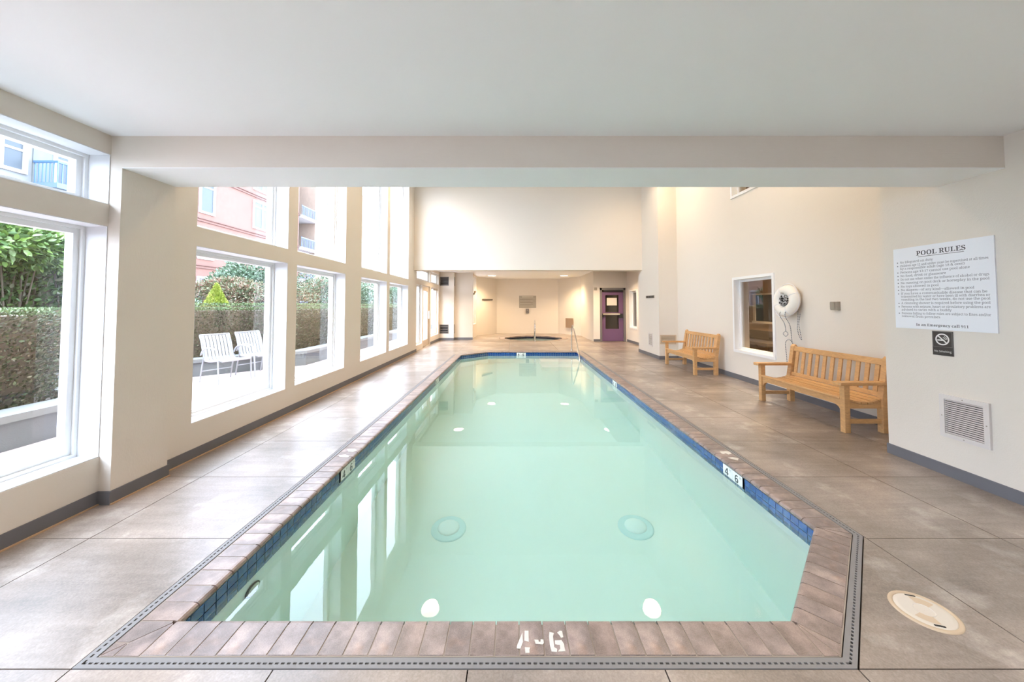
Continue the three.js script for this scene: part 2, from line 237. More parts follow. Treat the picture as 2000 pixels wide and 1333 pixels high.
windowZ(10.75, 11.65, 0.42, 1.9, -1.28, -1, 'tall bright slit window beside the hot tub');
windowZ(4.2, 4.955, 0.385, 1.365, 3.10, 1, 'interior window behind the life ring', { glass: M.tint });
windowZ(4.2, 4.955, 2.505, 3.5, 3.10, 1, 'upper interior window high on the right wall', { glass: M.tint });
windowZ(9.15, 9.72, 0.4, 1.39, 3.20, 1, 'narrow interior window right of the purple door', { glass: M.tint });
{ // flat casings round the interior windows
  const casing = (a, b, y0, y1, X, c, label) => struct('trim_' + (++casing.n), merge([hbox(X - 0.012, X + 0.06, y0 - c, y0, a - c, b + c), hbox(X - 0.012, X + 0.06, y1, y1 + c, a - c, b + c), hbox(X - 0.012, X + 0.06, y0, y1, a - c, a), hbox(X - 0.012, X + 0.06, y0, y1, b, b + c)]), M.white, label);
  casing.n = 0;
  casing(4.215, 4.94, 0.40, 1.35, 3.05, 0.035, 'white casing of the window behind the life ring');
  casing(4.215, 4.94, 2.52, 3.48, 3.05, 0.035, 'white casing of the upper interior window');
  casing(9.16, 9.71, 0.41, 1.38, 3.15, 0.03, 'cream casing of the narrow alcove window');
}
// doors
{
  const d = struct('door_1', null, null, 'purple steel door with two dark glass lights and a push bar'); d.userData.category = 'door';
  const Z = 10.0;
  mesh('door_frame', merge([hbox(2.40, 2.455, 0, 1.49, Z - 0.05, Z + 0.1), hbox(3.055, 3.11, 0, 1.49, Z - 0.05, Z + 0.1), hbox(2.40, 3.11, 1.43, 1.49, Z - 0.05, Z + 0.1)]), M.doorGrey, d);
  const leaf = mesh('leaf', wallAlongX(Z, Z + 0.03, rect(2.455, 3.055, 0.01, 1.38), [rect(2.56, 2.93, 0.81, 1.29), rect(2.56, 2.93, 0.35, 0.74)]), M.purple, d);
  for (const [y0, y1] of [[0.81, 1.29], [0.35, 0.74]]) { mesh('glass', hbox(2.56, 2.93, y0, y1, Z + 0.012, Z + 0.018), M.tint, leaf); mesh('glazing_bead', merge([hbox(2.545, 2.945, y0 - 0.015, y0, Z - 0.006, Z), hbox(2.545, 2.945, y1, y1 + 0.015, Z - 0.006, Z), hbox(2.545, 2.56, y0, y1, Z - 0.006, Z), hbox(2.93, 2.945, y0, y1, Z - 0.006, Z)]), M.purple, leaf); }
  const pb = mesh('push_bar', hbox(2.48, 2.95, 0.735, 0.785, Z - 0.06, Z - 0.03), M.steel, d);
  mesh('latch_case', hbox(2.93, 3.03, 0.65, 0.77, Z - 0.05, Z), M.black, pb); mesh('pivot_case', hbox(2.46, 2.51, 0.68, 0.77, Z - 0.05, Z), M.black, pb);
  mesh('door_closer', hbox(2.5, 3.02, 1.385, 1.43, Z - 0.04, Z + 0.02), M.black, d);
  const n = thing('paper_notice', 'pale paper notice in the upper glass of the purple door', 'notice'); mesh('sheet', hbox(2.60, 2.88, 1.0, 1.21, Z - 0.004, Z - 0.001), M.creamWhite, n);
  const e = struct('door_2', null, null, 'tan framed glass entrance door at the far left'); e.userData.category = 'door';
  mesh('leaf', merge([hbox(-2.22, -2.17, 0.01, 1.46, 8.47, 8.56), hbox(-2.22, -2.17, 0.01, 1.46, 9.06, 9.15), hbox(-2.22, -2.17, 0.01, 0.16, 8.56, 9.06), hbox(-2.22, -2.17, 1.36, 1.46, 8.56, 9.06)]), nicheMat, e);
  mesh('pane', new THREE.PlaneGeometry(0.5 * H, 1.2 * H).rotateY(Math.PI / 2).translate(-2.195 * H, 0.76 * H, -8.81 * H), M.glass, e);
  mesh('pull_handle', hbox(-2.16, -2.13, 0.66, 0.86, 9.09, 9.11), M.steel, e);
}

// ---------------------------------------------------------------- the pool
const pool = thing('swimming_pool', 'long in-ground pool with brick coping and blue waterline tiles', 'pool');
{
  const T = 0.034, w = 0.161, o = 0.012, pitch = 0.102, gap = 0.006;                   // metres
  mesh('pool_wall', prism(offset(0.12), -1.02, -(T + 0.001) / H, [offset(0)]), M.plaster, pool);
  mesh('pool_floor', prism(offset(0.06), -1.10, -0.98), M.plaster, pool);
  mesh('coping_mortar', prism(offset(w / H), -(T + 0.0005) / H, -0.0012 / H, [offset(0.012)]), M.grout, pool);
  // bullnose brick: profile in (t, y), extruded along the edge
  const prof = new THREE.Shape(); prof.moveTo(w - 0.003, -T); prof.lineTo(w - 0.003, -0.004); prof.lineTo(w - 0.007, 0.001); prof.lineTo(0.012, 0.001);
  for (let k = 1; k <= 6; k++) { const a = Math.PI / 2 + k * Math.PI / 6; prof.lineTo(0.012 + (o + 0.012) * Math.cos(a), -T / 2 + 0.0005 + (T / 2 + 0.0005) * Math.sin(a)); }
  prof.closePath();
  const full = boxUV(new THREE.ExtrudeGeometry(prof, { depth: pitch - gap, bevelEnabled: false }));
  const clip = (poly, f) => { const out = []; for (let i = 0; i < poly.length; i++) { const p = poly[i], q = poly[(i + 1) % poly.length], a = f(p), b = f(q); if (a >= 0) out.push(p); if ((a >= 0) !== (b >= 0)) { const t = a / (a - b); out.push([p[0] + (q[0] - p[0]) * t, p[1] + (q[1] - p[1]) * t]); } } return out; };
  edges.forEach((e, i) => {
    const L = e.L * H, ta = tans[i], tb = tans[(i + 1) % 6], ext0 = w * ta, n = Math.round(L / pitch), p = L / n;
    for (let k = -Math.ceil(w * ta / p); k < n + Math.ceil(w * tb / p); k++) {
      const s0 = k * p + gap / 2, s1 = (k + 1) * p - gap / 2, mat = M.brick[Math.floor(rnd(0, 5))];
      if (k >= 0 && k < n && (k > 0 || ta < 1e-3 || true)) {
        const m = mesh('coping_brick', full, mat, pool), D = new THREE.Vector3(-e.d[0], 0, e.d[1]), N = new THREE.Vector3(e.n[0], 0, -e.n[1]);
        m.quaternion.setFromRotationMatrix(new THREE.Matrix4().makeBasis(N, new THREE.Vector3(0, 1, 0), D));
        m.position.set(e.a[0] * H + e.d[0] * s1, rnd(-0.0008, 0.0008), -(e.a[1] * H + e.d[1] * s1)); m.scale.z = (s1 - s0) / (pitch - gap);
      } else {
        let q = [[s0, 0.012], [s1, 0.012], [s1, w - 0.003], [s0, w - 0.003]];
        q = clip(q, ([s, t]) => s + t * ta - gap / 2); q = clip(q, ([s, t]) => L + t * tb - s - gap / 2);
        if (q.length < 3) continue;
        mesh('coping_brick', prism(q.map(([s, t]) => [e.a[0] + (e.d[0] * s + e.n[0] * t) / H, e.a[1] + (e.d[1] * s + e.n[1] * t) / H]), -T / H, 0.001 / H), mat, pool);
      }
    }
  });
  // waterline tiles: the row above the water singly on the sides in view, the rest joined
  const tp = 0.0705, th = 0.049, tg = 0.004, tileGeo = box(0, tp - tg, -th, 0, -0.002, 0.0018), rest = [[], [], []];
    const tileEdges = [0, 1, 2, 3, 4, 5], marks = { 2: [(2.27 - 1.65) * H, (4.87 - 1.65) * H], 3: [(1.365 - 0.17) * H], 5: [(7.283 - 2.35) * H, (7.283 - 5.05) * H] };
  tileEdges.forEach((i) => {
    const e = edges[i], L = e.L * H, n = Math.floor(L / tp), p = L / n;
    for (let row = 0; row < 3; row++) for (let k = 0; k < n; k++) {
      const mid = (k + 0.5) * p; if (row < 2 && (marks[i] ?? []).some((c) => Math.abs(c - mid) < 2.0 * p)) continue;
      const N = new THREE.Vector3(-e.n[0], 0, e.n[1]), D = new THREE.Vector3().crossVectors(new THREE.Vector3(0, 1, 0), N);
      const along = D.x * e.d[0] - D.z * e.d[1] > 0 ? k * p + tg / 2 : (k + 1) * p - tg / 2;
      const mx = new THREE.Matrix4().makeBasis(D, new THREE.Vector3(0, 1, 0), N).setPosition(e.a[0] * H + e.d[0] * along, -T - 0.002 - row * (th + tg), -(e.a[1] * H + e.d[1] * along));
      const v = Math.floor(rnd(0, 3));
      if (row === 0 && (i === 2 || i === 5 || i === 3)) { const m = mesh('waterline_tile', tileGeo, M.tile[v], pool); mx.decompose(m.position, m.quaternion, m.scale); }
      else rest[v].push(tileGeo.clone().applyMatrix4(mx));
    }
    // depth plaques
    for (const c of marks[i] ?? []) ['4', '6'].forEach((txt, j) => {
      const N = new THREE.Vector3(-e.n[0], 0, e.n[1]), D = new THREE.Vector3().crossVectors(new THREE.Vector3(0, 1, 0), N), s = 1.98 * p, dir = D.x * e.d[0] - D.z * e.d[1] > 0 ? 1 : -1;
      const at = c + dir * (j ? 0.0 : -s);
      const mx = new THREE.Matrix4().makeBasis(D, new THREE.Vector3(0, 1, 0), N).setPosition(e.a[0] * H + e.d[0] * at, -T - 0.002, -(e.a[1] * H + e.d[1] * at));
      const m = mesh('depth_tile', box(0, s - tg, -2 * th - tg, 0, -0.002, 0.0018), M.signWhite, pool); mx.decompose(m.position, m.quaternion, m.scale); m.userData.label = 'white depth tile reading ' + (j ? '6 IN' : '4 FT');
      const g = mesh('depth_print', new THREE.PlaneGeometry(s - tg, 2 * th).translate((s - tg) / 2, -th, 0.0024), depthMat(txt, j ? 'IN' : 'FT'), m); g.userData.label = 'black depth numeral';
    });
  });
  rest.forEach((l, v) => { const m = mesh('waterline_tile_rows', merge(l), M.tile[v], pool); m.userData.kind = 'stuff'; });
  mesh('tile_grout', prism(offset(0.002), -0.13, -(T + 0.001) / H, [offset(0)]), M.tileGrout, pool);
  // painted marks on the coping
  const mark = (polys, label) => { const m = mesh('painted_depth_mark', merge(polys.map((q) => prism(q, 0.0008 / H, 0.0022 / H))), M.paintMark, pool); m.userData.label = label; };
  mark([[[0.027, 1.13], [0.028, 1.099], [0.02, 1.078], [0.009, 1.079], [0.01, 1.087], [0.022, 1.117]], [[0.034, 1.135], [0.046, 1.135], [0.045, 1.099], [0.032, 1.103]], [[0.033, 1.082], [0.049, 1.081], [0.046, 1.075], [0.046, 1.065], [0.034, 1.065]],
    [[0.062, 1.106], [0.074, 1.105], [0.075, 1.099], [0.08, 1.099], [0.081, 1.107], [0.089, 1.106], [0.09, 1.096], [0.086, 1.091], [0.065, 1.093]],
    [[0.11, 1.131], [0.123, 1.127], [0.119, 1.117], [0.119, 1.082], [0.127, 1.077], [0.125, 1.068], [0.11, 1.069], [0.107, 1.089], [0.107, 1.117]], [[0.133, 1.129], [0.142, 1.135], [0.149, 1.134], [0.15, 1.114], [0.143, 1.112], [0.14, 1.119]], [[0.123, 1.103], [0.143, 1.104], [0.149, 1.092], [0.149, 1.08], [0.15, 1.07], [0.128, 1.069], [0.136, 1.078], [0.136, 1.089], [0.123, 1.091]]], 'worn white stencilled 4-6 on the near coping');
  mark([[[1.411, 2.488], [1.436, 2.488], [1.455, 2.492], [1.474, 2.485], [1.47, 2.45], [1.439, 2.436], [1.434, 2.457], [1.409, 2.443], [1.403, 2.457]], [[1.404, 2.386], [1.443, 2.396], [1.47, 2.377], [1.446, 2.345], [1.43, 2.357]]], 'worn white depth mark on the right coping');
  mark([[[-1.165, 2.423], [-1.126, 2.436], [-1.088, 2.416], [-1.091, 2.396], [-1.149, 2.403]], [[-1.157, 2.528], [-1.106, 2.532], [-1.077, 2.506], [-1.094, 2.478], [-1.129, 2.485]]], 'worn white depth mark on the left coping');
  // underwater fittings
  for (const x of [-0.446, 0.84]) {
    const d = mesh('main_drain', new THREE.LatheGeometry([[0.001, 0.045], [0.06, 0.043], [0.09, 0.036], [0.104, 0.022], [0.106, 0.008]].map((p) => new THREE.Vector2(...p)), 32), std({ color: lin(0.93, 0.97, 0.99), roughness: 0.6 }), pool); d.position.set(x * H, -0.98 * H, -2.52 * H);
    const r = mesh('drain_ring', new THREE.LatheGeometry([[0.104, 0.02], [0.15, 0.016], [0.165, 0.008], [0.167, 0]].map((p) => new THREE.Vector2(...p)), 32), std({ color: lin(0.76, 0.88, 0.91), roughness: 0.6 }), d);
  }
  const f = mesh('return_fitting', new THREE.TorusGeometry(0.048, 0.007, 8, 28).rotateY(Math.PI / 2), M.doorGrey, pool); f.position.set(-1.062 * H, -0.225 * H, -1.50 * H);
  const fc = mesh('fitting_face', new THREE.CylinderGeometry(0.044, 0.044, 0.012, 24).rotateZ(Math.PI / 2), M.creamWhite, f);
  const st = mesh('entry_step', hbox(0.55, 1.37, -0.98, -0.36, 7.25, 7.8), M.plaster, pool); const st2 = mesh('entry_step', hbox(0.55, 1.37, -0.98, -0.66, 6.95, 7.25), M.plaster, pool);
  // deck drain
  const drain = thing('trench_drain', 'grey slotted trench drain framing the brick coping', 'drain');
  const t0 = w + 0.004, t1 = OFF * H - 0.002, ts = (t0 + t1) / 2 + 0.002, at = (e, s, t) => [e.a[0] + (e.d[0] * s + e.n[0] * t) / H, e.a[1] + (e.d[1] * s + e.n[1] * t) / H];
  edges.forEach((e, i) => {
    const L = e.L * H, ta = tans[i], tb = tans[(i + 1) % 6], g = [], strip = (a, b) => g.push(prism([at(e, -b * ta, b), at(e, L + b * tb, b), at(e, L + a * tb, a), at(e, -a * ta, a)], -0.006 / H, 0.001 / H));
    strip(t0, ts - 0.004); strip(ts + 0.004, t1);
    for (let s = -ts * ta + 0.012; s < L + ts * tb - 0.012; s += 0.0235) g.push(prism([at(e, s, ts + 0.0045), at(e, s + 0.0095, ts + 0.0045), at(e, s + 0.0095, ts - 0.0045), at(e, s, ts - 0.0045)], -0.006 / H, 0.0008 / H));
    mesh('grate', merge(g), M.drain, drain);
  });
  mesh('channel', prism(offset(t1 / H), -0.014, -0.0095, [offset(t0 / H)]), M.black, drain);
}
function depthMat(n, unit) {
  const c = document.createElement('canvas'); c.width = 160; c.height = 128; const g = c.getContext('2d');
  g.fillStyle = '#eef0ee'; g.fillRect(0, 0, 160, 128); g.fillStyle = '#14181a'; g.font = 'bold 116px sans-serif'; g.textAlign = 'center'; g.fillText(n, 66, 106); g.fillStyle = '#5c6366'; g.font = '30px sans-serif'; g.fillText(unit, 128, 40);
  const t = new THREE.CanvasTexture(c); t.colorSpace = THREE.SRGBColorSpace; return std({ map: t, roughness: 0.3 });
}
const WATER = -0.082;
{
  const m = new THREE.Mesh(prism(offset(0.004), -1.0, WATER), M.water); m.name = 'pool_water'; m.userData = { label: 'still pale mint water filling the pool', category: 'water', kind: 'stuff' }; scene.add(m);
}
// hot tub
{
  const t = thing('hot_tub', 'round sunken hot tub with dark waterline tiles in the bay', 'hot tub');
  mesh('shell', prism(spaOct(1.0), -0.7, -0.03, [spaOct(0.89)]), M.plaster, t); mesh('tile_band', prism(spaOct(0.895), -0.14, -0.03, [spaOct(0.88)]), M.spaTile, t); mesh('tub_floor', prism(spaOct(1.0), -0.75, -0.55), M.plaster, t);
  mesh('coping', prism(spaOct(1.02), -0.03, 0.004, [spaOct(0.87)]), M.brick[2], t);
  const m = new THREE.Mesh(prism(spaOct(0.893), -0.6, -0.085), M.water); m.name = 'hot_tub_water'; m.userData = { label: 'still water in the hot tub', category: 'water', kind: 'stuff' }; scene.add(m);
}
// grab rails
function rail(label, pts) { const t = thing('grab_rail', label, 'handrail'); mesh('tube', tube(pts, 0.02, 60, 10), M.steel, t); for (const p of [pts[0]]) { const c = mesh('escutcheon', new THREE.CylinderGeometry(0.045, 0.05, 0.015, 20), M.steel, t); c.position.set(p.x, 0.008, p.z); } }
rail('stainless grab rail arching from the deck into the far right pool corner', [V(1.30, 0, 8.05), V(1.30, 0.2, 8.05), V(1.30, 0.45, 8.03), V(1.30, 0.56, 7.95), V(1.30, 0.54, 7.85), V(1.30, 0.38, 7.6), V(1.30, 0.12, 7.28), V(1.30, -0.1, 7.05), V(1.30, -0.35, 6.98), V(1.30, -0.6, 6.97)]);
rail('stainless grab rail beside the hot tub', [V(0.6, 0, 10.0), V(0.6, 0.3, 10.0), V(0.6, 0.52, 10.04), V(0.6, 0.585, 10.1), V(0.6, 0.54, 10.18), V(0.6, 0.3, 10.3), V(0.6, 0.0, 10.42), V(0.6, -0.3, 10.5)]);

// ---------------------------------------------------------------- ceiling lights
function downlight(X, Y, Z, r, label, I, color, group, angle = 1.25) {
  const t = thing('ceiling_light', label, 'light', group); t.position.copy(V(X, Y, Z));
  mesh('trim_ring', new THREE.LatheGeometry([[r, -0.001], [r + 0.004, -0.012], [r + 0.03, -0.008], [r + 0.034, 0]].map((p) => new THREE.Vector2(...p)), 28), M.white, t);
  mesh('lens', new THREE.CylinderGeometry(r, r, 0.006, 28).translate(0, -0.004, 0), M.lamp, t);
  const s = new THREE.SpotLight(color, I, 0, angle, 0.8, 2); s.position.copy(V(X, Y, Z)).add(new THREE.Vector3(0, -0.02, 0)); s.target.position.copy(s.position).add(new THREE.Vector3(0, -1, 0)); s.shadow.radius = r / 0.02; s.castShadow = true; scene.add(s, s.target);
}
downlight(3.95, 1.9, 5.4, 0.07, 'corridor downlight behind the interior window', 60, WARM);
downlight(3.95, TOP - 0.05, 5.4, 0.07, 'upstairs corridor downlight behind the upper interior window', 22, WARM);
downlight(-0.70, 1.96, 11.5, 0.17, 'left recessed downlight glowing above the hot tub', LIGHT_NICHE, WARM);
downlight(1.62, 1.96, 11.5, 0.17, 'right recessed downlight glowing above the hot tub', LIGHT_NICHE, WARM);
downlight(-1.38, 1.96, 9.1, 0.17, 'recessed downlight near the entrance door', LIGHT_NICHE, WARM);
downlight(2.4, 1.96, 9.1, 0.17, 'recessed downlight before the purple door', LIGHT_NICHE, WARM);
for (const [x, z, where] of [[-1.39, 6.16, 'mirrored at the left of the near water'], [2.31, 6.16, 'mirrored at the right of the near water'], [-1.37, 3.7, 'above the left deck behind the beam'], [2.27, 3.7, 'above the near bench behind the beam']]) downlight(x, TOP - 0.02, z, 0.20, 'large high-ceiling downlight ' + where, LIGHT_HIGH, WARM, 'downlights in the high ceiling');
for (const [x, z, where] of [[-1.2, 0.1, 'left above the viewer'], [1.4, 0.1, 'right above the viewer'], [-1.2, -1.4, 'left behind the viewer'], [1.4, -1.4, 'right behind the viewer']]) downlight(x, 1.882, z, 0.09, 'low-ceiling recessed downlight ' + where, LIGHT_LOW, NEUTRAL, 'downlights in the low ceiling', 1.0);

// ---------------------------------------------------------------- benches
function makeBench(label) {
  const t = thing('garden_bench', label, 'bench', 'teak benches along the right wall'), L = 1.385, D = 0.48, a = L / 2, lw = 0.062;
  const P = (n, g) => mesh(n, boxUV(g), M.wood, t);
  const seatY = (z) => 0.375 - 0.045 * Math.sin(Math.PI * Math.min(1, Math.max(0, (0.20 - z) / 0.40)));     // dished seat; front z = +0.24
  for (const s of [-1, 1]) {
    const x0 = s > 0 ? a - lw : -a, x1 = x0 + lw;
    P('leg', rbox(x0, x1, 0, 0.525, D / 2 - lw, D / 2, 0.005));
    // back leg and raked back post in one piece
    const sh = shapeOf([[-D / 2, 0], [-D / 2 + lw, 0], [-D / 2 + lw, 0.36], [-D / 2 + lw * 0.7 - 0.055, 0.80], [-D / 2 + lw * 0.35 - 0.06, 0.825], [-D / 2 - 0.06, 0.80], [-D / 2 - 0.005, 0.36]]);
    const g = new THREE.ExtrudeGeometry(sh, { depth: lw, bevelEnabled: true, bevelSize: 0.003, bevelThickness: 0.003, bevelSegments: 1 }); g.rotateY(-Math.PI / 2); g.translate(x1, 0, 0); P('leg', g);
    const arm = shapeOf([[-a * 0 - 0.04, -D / 2 - 0.01], [0.045, -D / 2 - 0.01], [0.05, D / 2 + 0.05], [0.03, D / 2 + 0.065], [-0.03, D / 2 + 0.065], [-0.045, D / 2 + 0.05]]);
    const ag = new THREE.ExtrudeGeometry(arm, { depth: 0.026, bevelEnabled: true, bevelSize: 0.004, bevelThickness: 0.004, bevelSegments: 1 }); ag.rotateX(Math.PI / 2); ag.scale(1, 1, 1); ag.translate((x0 + x1) / 2, 0.552, 0); P('armrest', ag);
    P('stretcher', rbox((x0 + x1) / 2 - 0.016, (x0 + x1) / 2 + 0.016, 0.10, 0.145, -D / 2 + lw, D / 2 - lw, 0.003));
    const rail = new THREE.Shape(); rail.moveTo(-D / 2 + lw, 0.265); rail.lineTo(D / 2 - lw, 0.265); for (let k = 0; k <= 8; k++) { const z = D / 2 - lw - k * (D - 2 * lw) / 8; rail.lineTo(z, seatY(z) - 0.022); } rail.closePath();
    const rg = new THREE.ExtrudeGeometry(rail, { depth: 0.034, bevelEnabled: false }); rg.rotateY(-Math.PI / 2); rg.translate((x0 + x1) / 2 + 0.017, 0, 0); P('side_rail', rg);
  }
  // apron with curved brackets
  const ap = new THREE.Shape(); ap.moveTo(-a + lw, 0.355); ap.lineTo(a - lw, 0.355); ap.lineTo(a - lw, 0.19); ap.quadraticCurveTo(a - lw - 0.012, 0.285, a - lw - 0.11, 0.29); ap.lineTo(-a + lw + 0.11, 0.29); ap.quadraticCurveTo(-a + lw + 0.012, 0.285, -a + lw, 0.19); ap.closePath();
  P('apron', new THREE.ExtrudeGeometry(ap, { depth: 0.03, bevelEnabled: false }).translate(0, 0, D / 2 - 0.05));
  P('rear_rail', rbox(-a + lw, a - lw, 0.28, 0.345, -D / 2 + 0.012, -D / 2 + 0.045, 0.003));
  const zs = [0.212, 0.142, 0.074, 0.008, -0.056, -0.118, -0.176];
  zs.forEach((z) => { const g = rbox(-a + (Math.abs(z) > 0.2 ? lw : 0.012), a - (Math.abs(z) > 0.2 ? lw : 0.012), -0.022, 0, -0.0285, 0.0285, 0.003); g.rotateX(-(seatY(z - 0.02) - seatY(z + 0.02)) / -0.04 * 0.8); g.translate(0, seatY(z) + 0.004, z); P('seat_slat', g); });
  const lean = (y) => -D / 2 + 0.03 - (y - 0.36) * 0.14, tilt = -Math.atan(0.14);
  const tr = rbox(-a + lw * 0.8, a - lw * 0.8, -0.036, 0.036, -0.016, 0.016, 0.005); tr.rotateX(tilt); tr.translate(0, 0.765, lean(0.765)); P('top_rail', tr);
  const lr = rbox(-a + lw * 0.8, a - lw * 0.8, -0.025, 0.025, -0.014, 0.014, 0.004); lr.rotateX(tilt); lr.translate(0, 0.405, lean(0.405)); P('lower_back_rail', lr);
  const n = 11; for (let k = 0; k < n; k++) { const x = -a + lw + (k + 0.5) * (L - 2 * lw) / n, g = rbox(-0.026, 0.026, -0.165, 0.165, -0.008, 0.008, 0.003); g.rotateX(tilt); g.translate(x, 0.578, lean(0.578)); P('back_slat', g); }
  return t;
}
const benchA = makeBench('slatted teak bench below the life ring, nearest the rules board'); benchA.rotation.y = -Math.PI / 2; benchA.position.copy(V(2.765, 0, 3.33));
const benchB = benchA.clone(); benchB.name = numbered('garden_bench'); benchB.userData = { ...benchA.userData, label: 'slatted teak bench farther away beside the column' }; scene.add(benchB); benchB.position.copy(V(2.76, 0, 5.66));

// ---------------------------------------------------------------- life ring and rope
{
  const c = V(2.985, 1.05, 3.92), ringT = thing('life_ring', 'round white life ring hung on the wall beside the interior window', 'life ring'); ringT.position.copy(c); ringT.rotation.set(0, -Math.PI / 2, 0); ringT.rotateX(-0.1);
  const R = 0.160, r = 0.080;
  mesh('ring', new THREE.TorusGeometry(R, r, 18, 48).scale(1, 1, 0.85), M.ring, ringT);
  for (let k = 0; k < 4; k++) { const a = k * Math.PI / 2 + 0.5, b = mesh('band', new THREE.TorusGeometry(r + 0.001, 0.004, 6, 28).rotateX(Math.PI / 2), M.signWhite, ringT); b.position.set(R * Math.cos(a), R * Math.sin(a), 0); b.rotation.z = a; b.scale.set(1, 1, 0.87); }
  const gl = []; for (let k = 0; k <= 32; k++) { const a = k / 32 * Math.PI * 2, d = R + r + 0.006 + 0.018 * Math.abs(Math.sin(2 * (a - 0.5))); gl.push(new THREE.Vector3(d * Math.cos(a), d * Math.sin(a), 0.012)); } mesh('grab_line', tube(gl.slice(0, 32), 0.005, 96, 6, true), M.signWhite, ringT);
  const hook = thing('wall_hook', 'bracket on the wall holding the life ring', 'hook'); mesh('arm', bar(V(3.05, 1.13, 3.92), V(2.93, 1.135, 3.92), 0.01), M.steel, hook); mesh('plate', hbox(3.04, 3.05, 1.09, 1.17, 3.9, 3.94), M.steel, hook);
  const ropeTex = texture(64, 64, (u, v) => { const k = Math.floor(u * 8 + v * 2) % 4 < 1.5 ? 22 : 215; return [k, k, k]; });
  const ropeMat = std({ map: rep(ropeTex, 5, 1), roughness: 0.9 }), rope = thing('throw_rope', 'black flecked white throw rope coiled in and hanging below the life ring', 'rope');
  const coil = []; for (let k = 0; k < 140; k++) { const a = k * 0.62, d = 0.035 + 0.035 * Math.abs(Math.sin(k * 0.37)), q = new THREE.Vector3(d * Math.cos(a), d * Math.sin(a) * 1.1, 0.005 + 0.06 * Math.abs(Math.sin(k * 0.91))); q.applyEuler(ringT.rotation).add(c); coil.push(q); }
  mesh('coil', tube(coil, 0.0065, 500, 6), std({ map: rep(ropeTex, 60, 1), roughness: 0.9 }), rope);
  const X = 2.972, hang = (pts, n) => mesh('strand', tube(pts.map(([z, y, dx = 0]) => V(X + dx, y, z)), 0.0045, 80, 6), std({ map: rep(ropeTex, n * 1.8, 1), roughness: 0.9 }), rope);
  hang([[3.93, 0.99, -0.02], [3.94, 0.9, -0.05], [3.955, 0.80, 0.01], [3.955, 0.72, 0.02], [3.99, 0.69, 0.02], [3.955, 0.66, 0.02], [3.92, 0.69, 0.02], [3.95, 0.72, 0.02]], 9);
  hang([[3.86, 0.99, -0.02], [3.865, 0.9, -0.05], [3.875, 0.78, 0.01], [3.88, 0.62, 0.03], [3.86, 0.48, 0.04], [3.90, 0.38, 0.04], [3.96, 0.36, 0.04], [3.975, 0.45, 0.04], [3.955, 0.6, 0.02], [3.90, 0.63, 0.02], [3.86, 0.58, 0.03]], 16);
  hang([[3.80, 0.97, 0.04], [3.79, 0.85, 0.03], [3.80, 0.76, 0.03], [3.78, 0.68, 0.03], [3.75, 0.64, 0.03], [3.76, 0.70, 0.03], [3.78, 0.8, 0.03], [3.77, 0.92, 0.04]], 10);
}

// ---------------------------------------------------------------- signs, vents and boxes on the walls
function print(w, h, W, Hh, draw) { const c = document.createElement('canvas'); c.width = W; c.height = Hh; draw(c.getContext('2d'), W, Hh); const t = new THREE.CanvasTexture(c); t.colorSpace = THREE.SRGBColorSpace; t.anisotropy = 8; return t; }
{ // pool rules
  const X = 2.55, z0 = 1.887, z1 = 2.39, y0 = 0.853, y1 = 1.373, s = thing('rules_sign', 'large white POOL RULES board on the near right wall', 'sign');
  mesh('board', hbox(X - 0.006, X, y0, y1, z0, z1), M.signWhite, s);
  const tex = print(0, 0, 1200, 1240, (g, W, Hh) => {
    g.fillStyle = '#eceef2'; g.fillRect(0, 0, W, Hh); g.fillStyle = '#3a3a40'; g.textAlign = 'center'; g.font = 'bold 92px serif'; g.fillText('POOL RULES', W / 2 + 20, 140); g.fillRect(W / 2 - 255, 158, 550, 6);
    g.textAlign = 'left'; g.font = '45px serif'; g.fillStyle = '#55555b'; let y = 236;
    const items = [['No lifeguard on duty'], ['Children age 12 and under must be supervised at all times', 'by a responsible adult (age 18 & over)'], ['Persons age 13-17 cannot use pool alone'], ['No food, drink or glassware'], ['Do not use when under the influence of alcohol or drugs'], ['No running on pool deck or horseplay in the pool'], ['No toys allowed in pool'], ['No diapers\u2014of any kind\u2014allowed in pool'], ['If you have a communicable disease that can be', 'transmitted by water or have been ill with diarrhea or', 'vomiting in the last two weeks, do not use the pool'], ['A cleansing shower is required before using the pool'], ['Persons with seizure, heart or circulatory problems are', 'advised to swim with a buddy'], ['Persons failing to follow rules are subject to fines and/or', 'removal from premises']];
    for (const it of items) { g.beginPath(); g.arc(58, y - 14, 8, 0, 7); g.fill(); for (const l of it) { g.fillText(l, 92, y, W - 150); y += 46; } y += 9; }
    g.textAlign = 'center'; g.font = 'bold 50px serif'; g.fillStyle = '#3a3a40'; g.fillText('In an Emergency call 911', W / 2, Hh - 46);
  });
  mesh('print', new THREE.PlaneGeometry((z1 - z0) * H, (y1 - y0) * H).rotateY(-Math.PI / 2).translate((X - 0.0066) * H, (y0 + y1) / 2 * H, -(z0 + z1) / 2 * H), std({ map: tex, roughness: 0.35 }), s);
}
